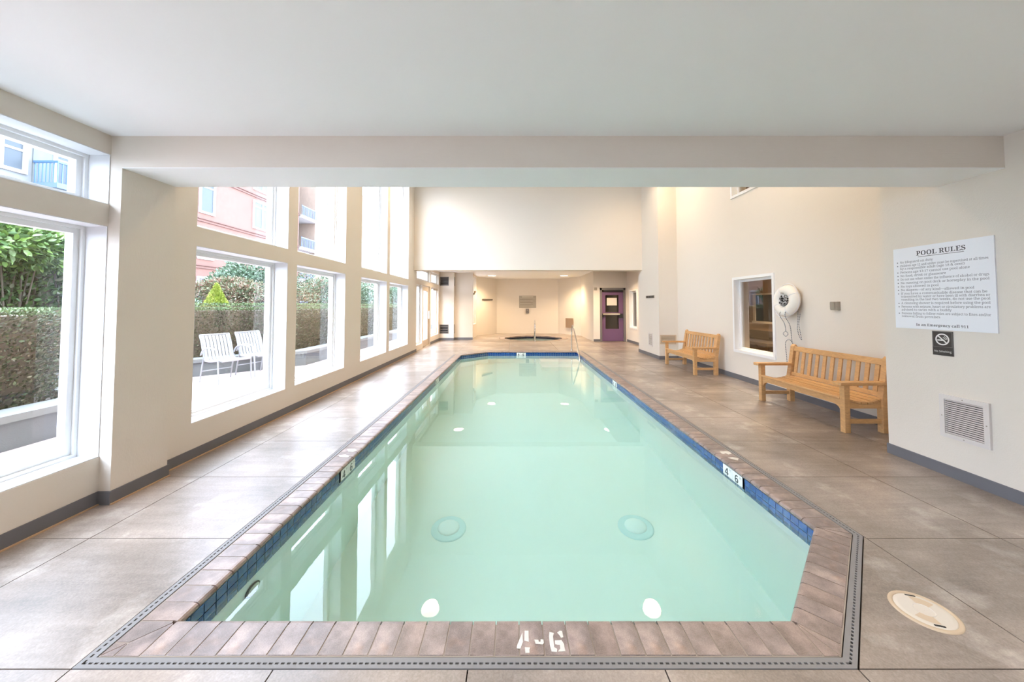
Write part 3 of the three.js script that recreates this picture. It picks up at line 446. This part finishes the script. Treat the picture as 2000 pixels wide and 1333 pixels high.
{ // no smoking
  const X = 2.55, z0 = 2.085, z1 = 2.186, y0 = 0.703, y1 = 0.846, s = thing('no_smoking_sign', 'small black No Smoking plaque hanging below the rules board', 'sign');
  mesh('plaque', hbox(X - 0.005, X, y0, y1, z0, z1), M.doorGrey, s);
  const tex = print(0, 0, 420, 600, (g, W, Hh) => {
    g.fillStyle = '#3d3936'; g.fillRect(0, 0, W, Hh); g.strokeStyle = '#8a8580'; g.lineWidth = 6; g.strokeRect(14, 14, W - 28, 372); g.strokeStyle = '#e9e6e2'; g.lineWidth = 30; g.beginPath(); g.arc(W / 2, 200, 130, 0, 7); g.stroke();
    g.fillStyle = '#e9e6e2'; g.fillRect(W / 2 - 105, 205, 150, 30); g.lineWidth = 12; g.beginPath(); g.moveTo(W / 2 + 60, 205); g.bezierCurveTo(W / 2 + 90, 170, W / 2 + 10, 170, W / 2 + 20, 140); g.stroke(); g.beginPath(); g.moveTo(W / 2 + 90, 205); g.bezierCurveTo(W / 2 + 115, 150, W / 2 + 40, 150, W / 2 + 50, 115); g.stroke();
    g.lineWidth = 28; g.beginPath(); g.moveTo(W / 2 - 92, 108); g.lineTo(W / 2 + 92, 292); g.stroke(); g.fillStyle = '#e9e6e2'; g.font = '66px sans-serif'; g.textAlign = 'center'; g.fillText('No Smoking', W / 2, 520);
  });
  mesh('print', new THREE.PlaneGeometry((z1 - z0) * H, (y1 - y0) * H).rotateY(-Math.PI / 2).translate((X - 0.0055) * H, (y0 + y1) / 2 * H, -(z0 + z1) / 2 * H), std({ map: tex, roughness: 0.4 }), s);
}
// a grille in local axes: face +z, origin at its centre on the wall
function vent(name, label, w, h, n, mats, pos, rotY, o = {}) {
  const t = thing(name, label, 'vent'), f = o.frame ?? 0.03, d = o.depth ?? 0.014;
  mesh('frame', merge([box(-w / 2, w / 2, h / 2 - f, h / 2, 0, d), box(-w / 2, w / 2, -h / 2, -h / 2 + f, 0, d), box(-w / 2, -w / 2 + f, -h / 2 + f, h / 2 - f, 0, d), box(w / 2 - f, w / 2, -h / 2 + f, h / 2 - f, 0, d)]), mats[0], t);
  mesh('backing', box(-w / 2 + f, w / 2 - f, -h / 2 + f, h / 2 - f, 0, 0.002), mats[1], t);
  const g = box(-w / 2 + f, w / 2 - f, -0.0022, 0.0022, -(h - 2 * f) / n * 0.32, (h - 2 * f) / n * 0.32); g.rotateX(0.7); g.translate(0, 0, d * 0.55);
  if (o.vertical) for (let k = 0; k < n; k++) mesh('louvre', box(-0.002, 0.002, -h / 2 + f, h / 2 - f, 0.002, d), mats[0], t).position.x = -w / 2 + f + (k + 0.5) * (w - 2 * f) / n;
  else for (let k = 0; k < n; k++) mesh('louvre', g, mats[0], t).position.y = -h / 2 + f + (k + 0.5) * (h - 2 * f) / n;
  if (o.screws) for (const [x, y] of [[0, h / 2 - f / 2], [0, -h / 2 + f / 2], [-w / 2 + f / 2, 0], [w / 2 - f / 2, 0]]) mesh('screw', new THREE.CylinderGeometry(0.004, 0.004, 0.003, 10).rotateX(Math.PI / 2).translate(x, y, d + 0.001), M.taupe, t);
  t.position.copy(pos); t.rotation.y = rotY; return t;
}
vent('return_vent', 'pale louvred return air grille low on the wall under the rules board', 0.315, 0.345, 17, [M.grille, M.black], V(2.55, 0.352, 2.046), -Math.PI / 2, { frame: 0.034, screws: true, depth: 0.018 });
vent('wall_vent', 'tall pale grille on the side of the column', 0.30, 0.36, 10, [M.grille, M.taupe], V(2.7, 0.33, 7.08), -Math.PI / 2, { depth: 0.012 });
vent('wall_vent', 'beige grille on the column behind the farther bench', 0.42, 0.24, 8, [M.cream, M.taupe], V(2.86, 0.37, 6.66), 0, { depth: 0.012 });
vent('square_vent', 'upper dark square vent on the corner wall', 0.36, 0.36, 5, [M.doorGrey, M.black], V(-2.0, 1.70, 10.35), 0);
vent('square_vent', 'lower dark square vent on the corner wall', 0.36, 0.36, 3, [M.doorGrey, M.black], V(-2.0, 0.32, 10.35), 0);
vent('side_vent', 'upper narrow dark vent on the corner return', 0.16, 0.36, 5, [M.taupe, M.black], V(-1.72, 1.70, 10.43), Math.PI / 2);
vent('side_vent', 'lower narrow dark vent on the corner return', 0.16, 0.36, 5, [M.taupe, M.black], V(-1.72, 0.32, 10.43), Math.PI / 2);
vent('tan_vent', 'tan wooden vent panel low on the bay wall near the door', 0.50, 0.46, 18, [M.tan, M.tan], V(1.92, 0.40, 12.3).add(new THREE.Vector3(-0.02, 0, 0.02)), -0.98, { vertical: true, frame: 0.02 });
{ // hot tub sign
  const Z = 12.85, s = thing('spa_sign', 'grey spa rules board centred behind the hot tub', 'sign'); mesh('board', hbox(0.2, 0.81, 0.91, 1.35, Z - 0.01, Z), M.taupe, s);
  const tex = print(0, 0, 420, 300, (g, W, Hh) => { g.fillStyle = '#aaa294'; g.fillRect(0, 0, W, Hh); g.fillStyle = '#cfc8ba'; g.fillRect(70, 18, W - 140, 22); for (let k = 0; k < 11; k++) { g.fillStyle = k % 3 ? '#958d80' : '#c0b8aa'; g.fillRect(24, 60 + k * 21, W - 60 - (k * 53) % 110, 9); } });
  mesh('print', new THREE.PlaneGeometry(0.61 * H, 0.44 * H).translate(0.505 * H, 1.13 * H, -(Z - 0.0112) * H), std({ map: tex, roughness: 0.5 }), s);
  const b = thing('spa_timer', 'small dark timer box under the spa rules board', 'control box'); mesh('case', hbox(0.44, 0.55, 0.72, 0.88, Z - 0.04, Z), M.doorGrey, b); mesh('dial', new THREE.CylinderGeometry(0.03, 0.03, 0.02, 16).rotateX(Math.PI / 2).translate(0.495 * H, 0.83 * H, -(Z - 0.045) * H), M.taupe, b);
  const p = thing('strip_sign', 'narrow black strip sign on the left bay wall', 'sign'); const m = mesh('plate', box(-0.40, 0.40, -0.032, 0.032, 0, 0.008), M.black, p); for (let k = 0; k < 9; k++) mesh('letter', box(-0.36 + k * 0.084, -0.325 + k * 0.084, -0.018, 0.018, 0.008, 0.0095), M.tan, m); p.position.copy(V(-0.90, 1.2, 12.38)); p.rotation.y = 0.97;
  const p2 = thing('strip_sign', 'narrow black strip sign on the column', 'sign'); const m2 = mesh('plate', box(-0.30, 0.30, -0.038, 0.038, 0, 0.008), M.taupe, p2); for (let k = 0; k < 8; k++) mesh('letter', box(-0.27 + k * 0.07, -0.225 + k * 0.07, -0.03, 0.03, 0.008, 0.012), M.black, m2); p2.position.copy(V(2.7, 1.17, 7.08)); p2.rotation.y = -Math.PI / 2;
  const k = thing('door_plaque', 'small square dark plaque left of the purple door', 'sign'); mesh('plate', hbox(2.245, 2.325, 1.42, 1.50, 9.96, 9.97), M.taupe, k);
  const w = thing('wall_switch', 'small switch beside the narrow alcove window', 'switch'); mesh('plate', hbox(3.14, 3.15, 0.72, 0.78, 8.72, 8.8), M.taupe, w); mesh('toggle', hbox(3.132, 3.14, 0.74, 0.76, 8.75, 8.77), M.doorGrey, w);
  const al = thing('alarm_sounder', 'small dark alarm high beside the column', 'alarm'); mesh('case', hbox(3.11, 3.15, 1.5, 1.6, 8.62, 8.72), M.doorGrey, al); mesh('lens', hbox(3.10, 3.11, 1.53, 1.57, 8.65, 8.69), M.signWhite, al);
  const cb = thing('wall_control_box', 'small beige control box on the wall above the near bench', 'control box'); mesh('case', hbox(3.02, 3.05, 0.955, 1.035, 3.345, 3.42), M.taupe, cb); mesh('cover', hbox(3.012, 3.02, 0.965, 1.03, 3.37, 3.415), M.taupe, cb);
  const sc = thing('door_closer_box', 'small grey box high on the entrance wall', 'box'); mesh('case', hbox(-2.13, -2.07, 1.40, 1.45, 9.5, 9.75), M.taupe, sc);
  const sn = thing('wall_sconce', 'small wall sconce beside the slit window', 'sconce'); mesh('bracket', hbox(-1.22, -1.16, 1.32, 1.38, 10.68, 10.74), M.taupe, sn); mesh('shade', new THREE.CylinderGeometry(0.05, 0.035, 0.09, 16).translate(-1.15 * H, 1.40 * H, -10.71 * H), M.cream, sn);
}
{ // skimmer lid
  const t = thing('skimmer_lid', 'round cream skimmer lid set in the deck at the chamfered corner', 'lid'); t.position.copy(V(1.342, 0, 1.206));
  const L = (p, m, n) => mesh(n, new THREE.LatheGeometry(p.map((q) => new THREE.Vector2(...q)), 48), m, t);
  L([[0.100, 0.002], [0.102, 0.006], [0.112, 0.0065], [0.117, 0.004], [0.118, 0]], M.cream, 'rim');
  L([[0.0005, 0.004], [0.030, 0.0045], [0.034, 0.0062], [0.040, 0.0065], [0.083, 0.0068], [0.086, 0.0055], [0.097, 0.005], [0.1, 0.003]], M.creamWhite, 'cover');
  for (const a of [-0.3, -0.3 + Math.PI]) { const s = mesh('finger_slot', box(-0.019, 0.019, 0.005, 0.0078, -0.0035, 0.0035), M.black, t); s.position.set(0.086 * Math.sin(a), 0, 0.086 * Math.cos(a)); s.rotation.y = a; }
  for (const a of [0.0, Math.PI]) { const s = mesh('stain', new THREE.RingGeometry(0.036, 0.078, 24, 1, a + 0.35, 1.1).rotateX(-Math.PI / 2).translate(0, 0.0074, 0), M.cream, t); s.userData.label = 'tan stained patch'; }
  mesh('emblem_ring', new THREE.TorusGeometry(0.036, 0.0012, 6, 40).rotateX(Math.PI / 2).translate(0, 0.0066, 0), M.grille, t);
}

// ---------------------------------------------------------------- outside: patio, planters, hedges
struct('patio', hbox(-30, -2.29, -0.06, -0.012, -14, 70), M.patio, 'pinkish paved patio and ground outside the windows').userData.category = 'patio';
const CURB = [[-3.5, -6], [-3.5, 3.2], [-4.9, 4.0], [-4.9, 4.7], [-3.5, 6.1], [-3.5, 16]];
const shiftPath = (path, t) => path.map((p, i) => { const a = path[Math.max(0, i - 1)], b = path[Math.min(path.length - 1, i + 1)], u = (q, r) => { const l = Math.hypot(r[0] - q[0], r[1] - q[1]) || 1; return [(r[0] - q[0]) / l, (r[1] - q[1]) / l]; }; const d1 = i ? u(a, p) : u(p, b), d2 = i < path.length - 1 ? u(p, b) : u(a, p), n1 = [-d1[1], d1[0]], n2 = [-d2[1], d2[0]], m = [n1[0] + n2[0], n1[1] + n2[1]], k = t / (1 + n1[0] * n2[0] + n1[1] * n2[1]); return [p[0] + m[0] * k, p[1] + m[1] * k]; });
const band = (t0, t1) => [...shiftPath(CURB, t0), ...shiftPath(CURB, t1).reverse()];
{
  const t = thing('planter_wall', 'low concrete planter wall with a pale cap along the patio', 'planter');
  mesh('wall', prism(band(0.02, 0.24), -0.03, 0.185), M.planter, t); mesh('cap', prism(band(0, 0.26), 0.185, 0.235), M.planterCap, t);
  struct('planter_soil', prism(band(0.24, 6), -0.03, 0.2), M.soil, 'dark soil behind the planter wall').userData.category = 'soil';
}
function leafGeo(l, w) { const g = new THREE.BufferGeometry(); g.setAttribute('position', new THREE.Float32BufferAttribute([0, 0, 0, w * 0.42, l * 0.25, 0.08 * l, w * 0.48, l * 0.55, 0.1 * l, w * 0.26, l * 0.84, 0.05 * l, 0, l, -0.04 * l, -w * 0.26, l * 0.84, 0.05 * l, -w * 0.48, l * 0.55, 0.1 * l, -w * 0.42, l * 0.25, 0.08 * l, 0, l * 0.5, 0], 3)); g.setIndex([0, 1, 8, 1, 2, 8, 2, 3, 8, 3, 4, 8, 4, 5, 8, 5, 6, 8, 6, 7, 8, 7, 0, 8]); g.computeVertexNormals(); return g; }
const leafMat = phys({ color: lin(1, 1, 1), roughness: 0.6, side: THREE.DoubleSide });
function leaves(parent, name, list, l, w, cols) {  // list of {p, n}
  const im = new THREE.InstancedMesh(leafGeo(l, w), leafMat, list.length), q = new THREE.Quaternion(), m = new THREE.Matrix4(), up = new THREE.Vector3(0, 1, 0), e = new THREE.Vector3(), s = new THREE.Vector3();
  im.name = name; im.userData.kind = 'stuff';
  list.forEach(({ p, n }, i) => { e.copy(n).add(new THREE.Vector3(rnd(-0.9, 0.9), rnd(-0.5, 0.9), rnd(-0.9, 0.9))).normalize(); q.setFromUnitVectors(up, e); q.multiply(new THREE.Quaternion().setFromAxisAngle(up, rnd(0, 6.28))); const k = rnd(0.7, 1.35); im.setMatrixAt(i, m.compose(p, q, s.set(k, k, k))); const c = cols[Math.floor(rnd(0, cols.length))], f = rnd(0.75, 1.25); im.setColorAt(i, lin(c[0] * f, c[1] * f, c[2] * f)); });
  parent.add(im); return im;
}
const GREENS = [[0.06, 0.075, 0.03], [0.085, 0.095, 0.042], [0.125, 0.12, 0.06], [0.155, 0.125, 0.075], [0.085, 0.065, 0.04]], TOPS = [[0.085, 0.13, 0.04], [0.065, 0.11, 0.035], [0.115, 0.15, 0.055]];
const hedgeCore = std({ color: lin(0.13, 0.10, 0.07), roughness: 1 });
function hedge(label, path, t0, t1, y0, y1, n) {
  const t = thing('hedge', label, 'hedge'), A = shiftPath(path, t0), B = shiftPath(path, t1);
  mesh('branches', prism([...shiftPath(path, t0 + 0.12), ...shiftPath(path, t1 - 0.05).reverse()], y0, y1 - 0.05), hedgeCore, t);
  const face = [], top = [], lens = A.slice(1).map((p, i) => Math.hypot(p[0] - A[i][0], p[1] - A[i][1])), tot = lens.reduce((a, b) => a + b);
  const at = (P, Q, r) => { let i = 0, s = r * tot; while (s > lens[i] && i < lens.length - 1) s -= lens[i++]; const f = Math.min(1, s / lens[i]); return [P[i][0] + (P[i + 1][0] - P[i][0]) * f, P[i][1] + (P[i + 1][1] - P[i][1]) * f, i]; };
  for (let k = 0; k < n; k++) { const a = at(A, B, rnd()), d = [A[a[2] + 1][0] - A[a[2]][0], A[a[2] + 1][1] - A[a[2]][1]], l = Math.hypot(...d), j = rnd(-0.02, 0.10); face.push({ p: V(a[0] - d[1] / l * j, rnd(y0, y1 - 0.01), a[1] + d[0] / l * j), n: new THREE.Vector3(d[1] / l, 0.5, d[0] / l) }); }
  for (let k = 0; k < n * 0.4; k++) { const r = rnd(), a = at(A, B, r), b = at(B, A, r), f = Math.pow(rnd(), 1.6); const bb = [a[0] + (B[a[2]][0] - A[a[2]][0]) * f, a[1] + (B[a[2]][1] - A[a[2]][1]) * f]; top.push({ p: V(bb[0], y1 + rnd(-0.045, 0.0), bb[1]), n: new THREE.Vector3(0, 1, 0) }); }
  leaves(t, 'leaves', face, 0.036, 0.02, GREENS); leaves(t, 'new_growth', top, 0.026, 0.016, TOPS); return t;
}
hedge('clipped front hedge at eye height behind the planter wall', CURB.slice(0, 6), 0.30, 0.85, 0.18, 0.965, 90000);
hedge('second clipped hedge standing just behind the front one', [[-5.95, 4.98], [-4.43, 6.5], [-4.43, 16]], 0.0, 0.5, 0.18, 1.035, 28000);
// ---------------------------------------------------------------- shrubs and trees
function crown(name, label, cx, cy, cz, rx, ry, rz, n, l, w, cols, opts = {}) {
  const t = thing(name, label, opts.cat ?? 'tree', opts.group), list = [], c = V(cx, cy, cz);
  const lobes = opts.cone ? [] : Array.from({ length: opts.lobes ?? 9 }, () => { const a = rnd(0, 6.28), b = Math.asin(rnd(-0.7, 1)), d = rnd(0.35, 0.75); return [Math.cos(a) * Math.cos(b) * d, Math.sin(b) * d, Math.sin(a) * Math.cos(b) * d, rnd(0.35, 0.55)]; });
  for (let k = 0; k < n; k++) {
    const a = rnd(0, 6.28), z = rnd(-1, 1), q = Math.sqrt(1 - z * z), u = new THREE.Vector3(Math.cos(a) * q, z, Math.sin(a) * q);
    if (opts.cone) { const h = 1 - Math.sqrt(rnd()), r = (1 - h) * rnd(0.8, 1.05); list.push({ p: new THREE.Vector3(c.x + Math.cos(a) * r * rx * H, c.y + (h * 2 - 1) * ry * H, c.z + Math.sin(a) * r * rz * H), n: new THREE.Vector3(Math.cos(a), 0.9, Math.sin(a)) }); }
    else { const L = lobes[k % lobes.length], r = L[3] * rnd(0.75, 1.05); list.push({ p: new THREE.Vector3(c.x + (L[0] + u.x * r) * rx * H, c.y + (L[1] + u.y * r) * ry * H, c.z + (L[2] + u.z * r) * rz * H), n: u }); }
  }
  leaves(t, 'leaves', list, l, w, cols);
  if (opts.cone) mesh('inner_branches', new THREE.ConeGeometry(rx * H * 0.85, ry * 2 * H * 0.95, 12).translate(c.x, c.y, c.z), std({ color: lin(...cols[0]), roughness: 1 }), t);
  mesh('trunk', new THREE.CylinderGeometry(0.05, 0.08, cy * H, 8).translate(c.x, cy / 2 * H - 0.02, c.z), M.bark, t);
  return t;
}
const LAUREL = [[0.10, 0.19, 0.03], [0.15, 0.25, 0.045], [0.05, 0.11, 0.025], [0.19, 0.28, 0.11]];
for (const [x, z, y, i] of [[-6.3, 4.1, 1.62, 0], [-6.4, 4.9, 1.68, 1], [-6.5, 5.8, 1.55, 2], [-6.3, 3.1, 1.62, 3]]) crown('laurel_shrub', ['bright green laurel crown farther left above the near hedge', 'bright green laurel crown in the middle above the near hedge', 'laurel crown behind the pilaster side of the hedge', 'laurel crown outside beyond the left edge'][i], x, y, z, 0.75, 0.52, 0.75, 9000, 0.10, 0.052, LAUREL, { cat: 'shrub', group: 'laurel shrubs above the near hedge' });
{ const t = thing('shrub_thicket', 'dark bare stems below the laurel crowns', 'shrub'); const g = []; for (let k = 0; k < 90; k++) { const x = rnd(-6.5, -6.0), z = rnd(2.4, 6.2); g.push(bar(V(x, 0.2, z), V(x + rnd(-0.15, 0.15), 1.5, z + rnd(-0.2, 0.2)), rnd(0.008, 0.02), 5)); } mesh('stems', merge(g), M.bark, t); const list = []; mesh('inner_branches', hbox(-7.0, -6.6, 0.2, 1.7, 2.2, 6.4), hedgeCore, t); for (let k = 0; k < 9000; k++) list.push({ p: V(rnd(-6.6, -6.0), rnd(0.6, 1.45), rnd(2.2, 6.4)), n: new THREE.Vector3(0.6, 0.4, 0) }); leaves(t, 'leaves', list, 0.09, 0.05, [[0.05, 0.11, 0.025], [0.09, 0.15, 0.035], [0.10, 0.105, 0.06]]); }
crown('conifer', 'small bright yellow-green cone shaped conifer above the hedge', -5.35, 1.17, 6.45, 0.20, 0.235, 0.20, 6500, 0.035, 0.018, [[0.28, 0.34, 0.05], [0.36, 0.40, 0.07], [0.22, 0.30, 0.045]], { cone: true });
const MAPLE = [[0.19, 0.09, 0.06], [0.13, 0.14, 0.06], [0.22, 0.15, 0.10], [0.11, 0.15, 0.075], [0.20, 0.19, 0.12]], BLUEGREEN = [[0.075, 0.13, 0.07], [0.12, 0.18, 0.11], [0.045, 0.09, 0.04], [0.17, 0.22, 0.16]];
crown('maple_tree', 'reddish lace-leaf maple behind the conifer', -6.0, 1.22, 7.6, 0.85, 0.45, 0.75, 10000, 0.07, 0.026, MAPLE);
crown('broadleaf_tree', 'dense green tree right of the maple in the nearest lower window', -6.4, 1.5, 8.9, 0.95, 0.85, 0.9, 14000, 0.085, 0.042, BLUEGREEN);
crown('maple_tree', 'russet and green maple in the second lower window', -5.5, 1.35, 10.1, 0.9, 0.62, 1.1, 12000, 0.075, 0.03, [...MAPLE, ...BLUEGREEN]);
crown('broadleaf_tree', 'green tree in the third lower window', -5.6, 1.35, 13.4, 0.9, 0.7, 1.2, 7000, 0.09, 0.045, BLUEGREEN);
crown('broadleaf_tree', 'far green tree in the farthest lower window', -5.4, 1.3, 16.4, 0.9, 0.6, 1.2, 6000, 0.1, 0.05, BLUEGREEN);
crown('groundcover_shrub', 'pale shrub left of the conifer', -6.3, 0.95, 6.4, 0.5, 0.35, 0.5, 2000, 0.1, 0.05, BLUEGREEN, { cat: 'shrub' });
// ---------------------------------------------------------------- patio furniture
function patioChair(label, pos, turn) {
  const t = thing('patio_chair', label, 'chair', 'white strap chairs on the patio'), F = M.chairWhite, w = 0.25;                // faces +z
  const prof = [[-0.36, 0.86], [-0.30, 0.72], [-0.25, 0.56], [-0.21, 0.44], [-0.17, 0.395], [-0.06, 0.385], [0.12, 0.40], [0.25, 0.415], [0.28, 0.40]].map(([z, y]) => new THREE.Vector3(0, y, z));
  for (const s of [-1, 1]) {
    mesh('side_rail', tube(prof.map((p) => new THREE.Vector3(s * w, p.y, p.z)), 0.013, 40, 8), F, t);
    mesh('arm_and_front_leg', tube([[-0.25, 0.50], [-0.20, 0.58], [-0.10, 0.63], [0.08, 0.635], [0.19, 0.60], [0.225, 0.5], [0.245, 0.3], [0.27, 0.0]].map(([z, y]) => new THREE.Vector3(s * (w + 0.035), y, z)), 0.013, 48, 8), F, t);
    mesh('rear_leg', tube([[-0.20, 0.46], [-0.24, 0.3], [-0.30, 0.0]].map(([z, y]) => new THREE.Vector3(s * (w + 0.012), y, z)), 0.012, 20, 8), F, t);
  }
  const c = new THREE.CatmullRomCurve3(prof, false, 'centripetal');
  for (let k = 0; k < 8; k++) {                                          // lengthwise straps
    const x0 = -w + 0.012 + k * (2 * w - 0.024) / 8 + 0.006, x1 = x0 + (2 * w - 0.024) / 8 - 0.012, pos2 = [], idx = [], N = 28;
    for (let i = 0; i <= N; i++) { const p = c.getPoint(i / N), tg = c.getTangent(i / N), n = new THREE.Vector3(0, -tg.z, tg.y).multiplyScalar(0.003); for (const [x, q] of [[x0, 1], [x1, 1], [x1, -1], [x0, -1]]) pos2.push(x, p.y + n.y * q, p.z + n.z * q); if (i < N) for (let j = 0; j < 4; j++) { const a = i * 4 + j, b = i * 4 + (j + 1) % 4; idx.push(a, b, a + 4, b, b + 4, a + 4); } }
    const g = new THREE.BufferGeometry(); g.setAttribute('position', new THREE.Float32BufferAttribute(pos2, 3)); g.setIndex(idx); g.computeVertexNormals(); mesh('strap', g, F, t);
  }
  mesh('cross_bar', bar(new THREE.Vector3(-w, 0.86, -0.36), new THREE.Vector3(w, 0.86, -0.36), 0.014), F, t); mesh('cross_bar', bar(new THREE.Vector3(-w, 0.40, 0.28), new THREE.Vector3(w, 0.40, 0.28), 0.014), F, t); mesh('cross_bar', bar(new THREE.Vector3(-w, 0.2, -0.26), new THREE.Vector3(w, 0.2, -0.26), 0.01), F, t);
  t.position.copy(pos); t.rotation.y = turn; return t;
}
patioChair('white strap patio chair on the left by the window edge', V(-3.87, -0.012, 4.86), Math.PI / 2 - 0.35);
patioChair('white strap patio chair on the right, nearer the planter wall', V(-3.78, -0.012, 5.36), Math.PI / 2 - 0.3);
{
  const t = thing('patio_table', 'dark round patio table at the edge of the nearest window', 'table'), c = V(-3.72, -0.012, 3.78);
  mesh('table_top', new THREE.CylinderGeometry(0.36, 0.36, 0.03, 36).translate(c.x, 0.70, c.z), M.doorGrey, t); for (let k = 0; k < 4; k++) { const a = k * Math.PI / 2 + 0.4; mesh('leg', tube([new THREE.Vector3(c.x + 0.08 * Math.cos(a), 0.69, c.z + 0.08 * Math.sin(a)), new THREE.Vector3(c.x + 0.1 * Math.cos(a), 0.3, c.z + 0.1 * Math.sin(a)), new THREE.Vector3(c.x + 0.3 * Math.cos(a), -0.01, c.z + 0.3 * Math.sin(a))], 0.016, 20, 8), M.doorGrey, t); }
}

// ---------------------------------------------------------------- buildings across the courtyard
const stucco = (c) => std({ color: lin(...c), map: rep(stuccoMap, 0.3), roughness: 0.95 });
const paneMat = phys({ color: lin(0.055, 0.065, 0.075), roughness: 0.3, specularIntensity: 0.25 }), railBlue = std({ color: lin(0.035, 0.085, 0.17), roughness: 0.5 });
const BX = -13;
function building(name, label, z0, z1, y1, color) { const t = thing(name, label, 'building'); mesh('walls', hbox(BX - 5, BX, -0.02, y1, z0, z1), stucco(color), t); return t; }
function bWindow(t, z0, z1, y0, y1, parts = 1, X = BX) {
  const f = 0.09, w = mesh('window', merge([hbox(X, X + 0.05, y0 - f, y0, z0 - f, z1 + f), hbox(X, X + 0.05, y1, y1 + f, z0 - f, z1 + f), hbox(X, X + 0.05, y0, y1, z0 - f, z0), hbox(X, X + 0.05, y0, y1, z1, z1 + f), ...(parts > 1 ? [hbox(X, X + 0.04, y0, y1, (z0 + z1) / 2 - 0.04, (z0 + z1) / 2 + 0.04)] : []), hbox(X, X + 0.03, y1 - 0.24, y1 - 0.18, z0, z1)]), M.outWhite, t);
  const n = parts; for (let k = 0; k < n; k++) mesh('pane', hbox(X + 0.005, X + 0.015, y0, y1, z0 + (z1 - z0) * k / n + 0.01, z0 + (z1 - z0) * (k + 1) / n - 0.01), paneMat, w);
}
const ROWS = [[1.0, 2.12], [3.02, 4.12], [4.95, 6.2], [6.9, 8.1]];
{
  const a = building('salmon_building', 'salmon stucco apartment block seen through the nearest windows', 11.26, 21.54, 10, [0.15, 0.072, 0.055]);
  for (const [y0, y1] of ROWS) { bWindow(a, 12.0, 12.7, y0, y1); bWindow(a, 14.75, 15.35, y0, y1); bWindow(a, 17.8, 18.95, y0, y1, 2); bWindow(a, 20.4, 21.0, y0, y1); }
  for (const y of [2.55, 4.5, 6.45]) { mesh('string_course', merge([hbox(BX, BX + 0.05, y, y + 0.05, 11.2, 21.6), hbox(BX, BX + 0.05, y + 0.11, y + 0.15, 11.2, 21.6)]), stucco([0.11, 0.055, 0.043]), a); }
  const b = building('pale_building', 'pale peach apartment block seen through the farther windows', 23.3, 60, 10.5, [0.24, 0.17, 0.13]);
  for (const z of [24.6, 28.2, 31.2, 35, 39, 44, 50]) for (const [y0, y1] of ROWS) bWindow(b, z, z + 0.9, y0, y1, 1);
  for (const y of [2.55, 4.5, 6.45]) mesh('string_course', hbox(BX, BX + 0.04, y, y + 0.05, 23.3, 60), stucco([0.40, 0.26, 0.2]), b);
  const c = thing('balcony_bay', 'recessed bay of blue railed balconies between the two blocks', 'building'); mesh('walls', hbox(BX - 5, BX - 1.2, -0.02, 10, 21.6, 23.3), stucco([0.2, 0.19, 0.18]), c);
  for (const y of [0.6, 2.55, 4.5, 6.45]) { mesh('balcony_slab', hbox(BX - 1.2, BX + 0.15, y - 0.1, y + 0.08, 21.62, 23.28), M.outWhite, c); mesh('railing', merge([hbox(BX + 0.1, BX + 0.13, y + 0.62, y + 0.68, 21.62, 23.28), ...Array.from({ length: 13 }, (_, k) => hbox(BX + 0.1, BX + 0.12, y + 0.08, y + 0.62, 21.66 + k * 0.13, 21.685 + k * 0.13))]), railBlue, c); bWindow(c, 22.0, 22.9, y + 0.15, y + 1.4, 2, BX - 1.2); }
  const d = building('grey_building', 'whitish grey block with a blue balcony seen through the near transom', 1, 11.2, 10, [0.17, 0.175, 0.175]);
  for (const z of [2.4, 5, 7.2, 8.55]) for (const [y0, y1] of [[2.6, 3.6], [4.57, 5.3], [6.3, 7.4]]) bWindow(d, z, z + 0.8, y0, y1, 2);
  bWindow(d, 10.05, 10.35, 4.4, 5.35, 1);
  mesh('recess_wall', hbox(BX, BX + 0.03, 4.25, 5.6, 9.55, 9.98), stucco([0.11, 0.12, 0.12]), d);
  mesh('balcony_slab', hbox(BX, BX + 0.7, 4.18, 4.32, 9.55, 10.7), std({ color: lin(0.07, 0.11, 0.15), roughness: 0.8 }), d);
  mesh('railing', merge([hbox(BX + 0.66, BX + 0.7, 4.86, 4.92, 9.55, 10.7), hbox(BX, BX + 0.66, 4.86, 4.92, 9.55, 9.59), ...Array.from({ length: 12 }, (_, k) => hbox(BX + 0.67, BX + 0.69, 4.32, 4.86, 9.56 + k * 0.1, 9.58 + k * 0.1)), ...Array.from({ length: 6 }, (_, k) => hbox(BX + 0.06 + k * 0.1, BX + 0.08 + k * 0.1, 4.32, 4.86, 9.56, 9.58))]), railBlue, d);
}

scene.traverse((o) => { if (o.isMesh) { o.castShadow = o.receiveShadow = true; } });
renderer.render(scene, camera);
